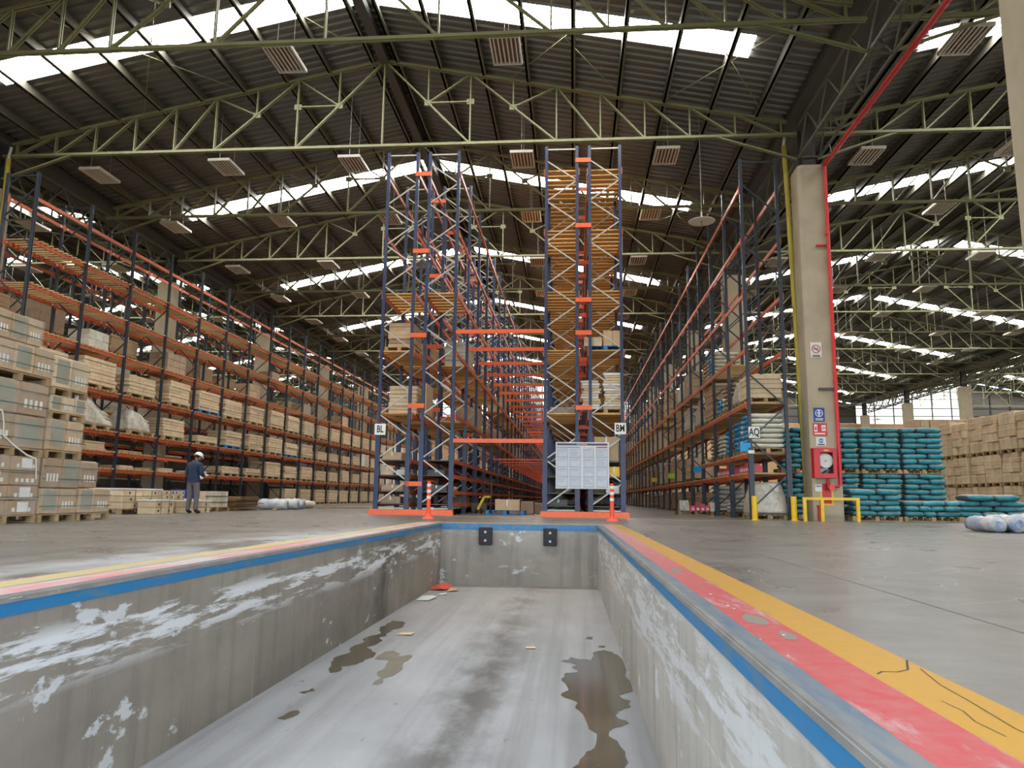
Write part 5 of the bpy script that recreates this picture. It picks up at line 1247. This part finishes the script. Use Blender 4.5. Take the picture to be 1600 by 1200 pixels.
# ================================================================== THE WORKER
def skin_mesh(verts, edges, radii, name, sub=2, root=0):
    me = bpy.data.meshes.new(name); me.from_pydata(verts, edges, []); o = bpy.data.objects.new(name, me); COL.objects.link(o)
    o.modifiers.new("skin", 'SKIN'); sl = me.skin_vertices[0].data if me.skin_vertices else None
    if sl is None:
        bm = bmesh.new(); bm.from_mesh(me); bm.verts.layers.skin.verify(); bm.to_mesh(me); bm.free(); sl = me.skin_vertices[0].data
    for i, r_ in enumerate(radii): sl[i].radius = r_ if isinstance(r_, tuple) else (r_, r_); sl[i].use_root = (i == root)
    sm = o.modifiers.new("sub", 'SUBSURF'); sm.levels = sub; sm.render_levels = sub
    dg = bpy.context.evaluated_depsgraph_get(); nm = bpy.data.meshes.new_from_object(o.evaluated_get(dg)); nm.name = name
    bpy.data.objects.remove(o); return nm
PX, PY, PRZ = -11.0, 20.7, math.radians(-12)
V = [(0, 0, .97), (0, .0, 1.12), (0, .0, 1.28), (0, .01, 1.42), (0, .04, 1.50), (0, .065, 1.56),
     (-.10, 0, .90), (-.115, .02, .50), (-.125, -.02, .10), (-.14, .10, .05), (-.145, .17, .045),
     (.10, 0, .90), (.12, .03, .50), (.135, -.01, .10), (.155, .11, .05), (.16, .18, .045),
     (-.19, 0, 1.40), (-.255, -.03, 1.14), (-.15, .20, 1.06), (.19, 0, 1.40), (.265, -.01, 1.14), (.17, .22, 1.08)]
Ed = [(0, 1), (1, 2), (2, 3), (3, 4), (4, 5), (0, 6), (6, 7), (7, 8), (8, 9), (9, 10), (0, 11), (11, 12), (12, 13), (13, 14), (14, 15), (3, 16), (16, 17), (17, 18), (3, 19), (19, 20), (20, 21)]
Rr = [(.15, .12), (.165, .13), (.18, .13), (.165, .12), .07, .058, .105, .082, .062, .05, .035, .105, .082, .062, .05, .035, .085, .07, .045, .085, .07, .045]
wm = skin_mesh(V, Ed, Rr, "body")
for m_ in (m_greycloth, m_navycloth, m_shoe, m_skin): wm.materials.append(m_)
for p in wm.polygons:
    c = p.center; p.use_smooth = True
    p.material_index = 2 if c.z < .12 else (0 if c.z < .93 and abs(c.x) < .24 and c.y < .13 else (3 if c.z > 1.505 and abs(c.x) < .1 else 1))
WT = Matrix.Translation((PX, PY, 0)) @ Matrix.Rotation(PRZ, 4, 'Z')
person = ob("person", wm, WT); tag(person, "person in navy jacket, grey trousers and white helmet seen from behind, looking down", "person")
def uvmesh(name, rx, ry, rz_, m, seg=20, ring=14, keep=None, shape=None):
    bm = bmesh.new(); bmesh.ops.create_uvsphere(bm, u_segments=seg, v_segments=ring, radius=1.0)
    for v in bm.verts:
        if shape: v.co = shape(v.co)
        v.co = Vector((v.co.x * rx, v.co.y * ry, v.co.z * rz_))
    if keep: bmesh.ops.delete(bm, geom=[v for v in bm.verts if not keep(v.co)], context='VERTS')
    me = bpy.data.meshes.new(name); bm.to_mesh(me); bm.free(); me.materials.append(m)
    for p in me.polygons: p.use_smooth = True
    return me
HT = WT @ Matrix.Translation((.015, .10, 1.63)) @ Matrix.Rotation(math.radians(-18), 4, 'Z') @ Matrix.Rotation(math.radians(-22), 4, 'X')
def head_shape(c):
    f = c.copy()
    if c.z < 0: f.x *= 1 - .22 * abs(c.z); f.y *= 1 - .05 * abs(c.z)
    if c.y > .8 and -.25 < c.z < .15: f.y += .16                       # nose
    return f
hd = ob("head", uvmesh("head", .078, .098, .118, m_skin, shape=head_shape), HT, person)
for s in (-1, 1):
    ob("ear", uvmesh("ear", .014, .024, .034, m_skin, 10, 8), HT @ Matrix.Translation((s * .08, -.005, -.01)), hd)
    ob("eye", uvmesh("eye", .012, .008, .009, m_black, 10, 8), HT @ Matrix.Translation((s * .032, .092, .012)), hd)
ob("mouth", unit(mat("lips", C(140, 84, 76), .6)), HT @ Matrix.Translation((0, .094, -.055)) @ Matrix.Diagonal((.045, .012, .010, 1)), hd)
ob("hair", uvmesh("hair", .083, .088, .105, m_hair, keep=lambda c: c.z > -.06 and c.y < .03), HT @ Matrix.Translation((0, -.016, .0)), person)
hel = ob("helmet", uvmesh("helmet", .108, .128, .115, m_white, 24, 16, keep=lambda c: c.z > -.006), HT @ Matrix.Translation((0, -.005, .045)), person)
b = MB(); n = 24
for rr, zz_ in ((1.0, .0), (1.14, -.008), (1.14, -.016), (.98, -.010)):
    for i in range(n): a = 2 * math.pi * i / n; k = rr + (.22 if rr > 1.1 and math.sin(a) > .3 else 0); b.v.append((.108 * (rr) * math.cos(a), .128 * k * math.sin(a), zz_))
for a in range(3):
    for i in range(n): j = (i + 1) % n; b.f.append((a * n + i, a * n + j, (a + 1) * n + j, (a + 1) * n + i)); b.mi.append(0)
ob("helmet_brim", b.mesh("helmet_brim", m_white, True), HT @ Matrix.Translation((0, -.005, .045)), person)
def hand_mesh(s):
    V = [(0, 0, 0), (0, .05, -.005), (0, .085, -.01)]; E_ = [(0, 1), (1, 2)]; R_ = [(.022, .03), (.018, .036), (.016, .034)]
    for k, (dx, L) in enumerate(((-.03, .065), (-.01, .075), (.011, .07), (.03, .055))):
        n0 = len(V); V += [(dx, .09, -.01), (dx, .09 + L * .5, -.022), (dx * .9, .09 + L * .8, -.05)]; E_ += [(2, n0), (n0, n0 + 1), (n0 + 1, n0 + 2)]; R_ += [.0095, .009, .008]
    n0 = len(V); V += [(-s * .035, .045, .0), (-s * .06, .08, -.012), (-s * .058, .108, -.03)]; E_ += [(1, n0), (n0, n0 + 1), (n0 + 1, n0 + 2)]; R_ += [.012, .0105, .009]
    me = skin_mesh(V, E_, R_, "hand", 1); me.materials.append(m_skin)
    for p in me.polygons: p.use_smooth = True
    return me
for s, w_ in ((-1, (-.15, .20, 1.06)), (1, (.17, .22, 1.08))):
    ob("hand", hand_mesh(s), WT @ Matrix.Translation(w_) @ Matrix.Rotation(-s * .45, 4, 'Z') @ Matrix.Rotation(.1, 4, 'X'), person)
jk = MB(); n = 20
for z, f in ((.90, 1.05), (.97, 1.06)):
    for i in range(n): a = 2 * math.pi * i / n; jk.v.append((.178 * f * math.cos(a), .145 * f * math.sin(a), z))
for i in range(n): j = (i + 1) % n; jk.f.append((i, j, n + j, n + i)); jk.mi.append(0)
ob("jacket_hem", jk.mesh("jacket_hem", m_navycloth, True), WT, person)
col_ = MB(); n = 16
for z, rr in ((1.47, .088), (1.545, .078)):
    for i in range(n): a = 2 * math.pi * i / n; col_.v.append((rr * math.cos(a), .03 + rr * .95 * math.sin(a) + (z - 1.47) * .3, z))
for i in range(n): j = (i + 1) % n; col_.f.append((i, j, n + j, n + i)); col_.mi.append(0)
ob("jacket_collar", col_.mesh("jacket_collar", m_navycloth, True), WT, person)
tag(ob("document_folder", unit(m_label), WT @ Matrix.Translation((.02, .31, 1.07)) @ Matrix.Rotation(.5, 4, 'X') @ Matrix.Diagonal((.22, .30, .012, 1))), "pale document folder held in front of the worker", "folder")
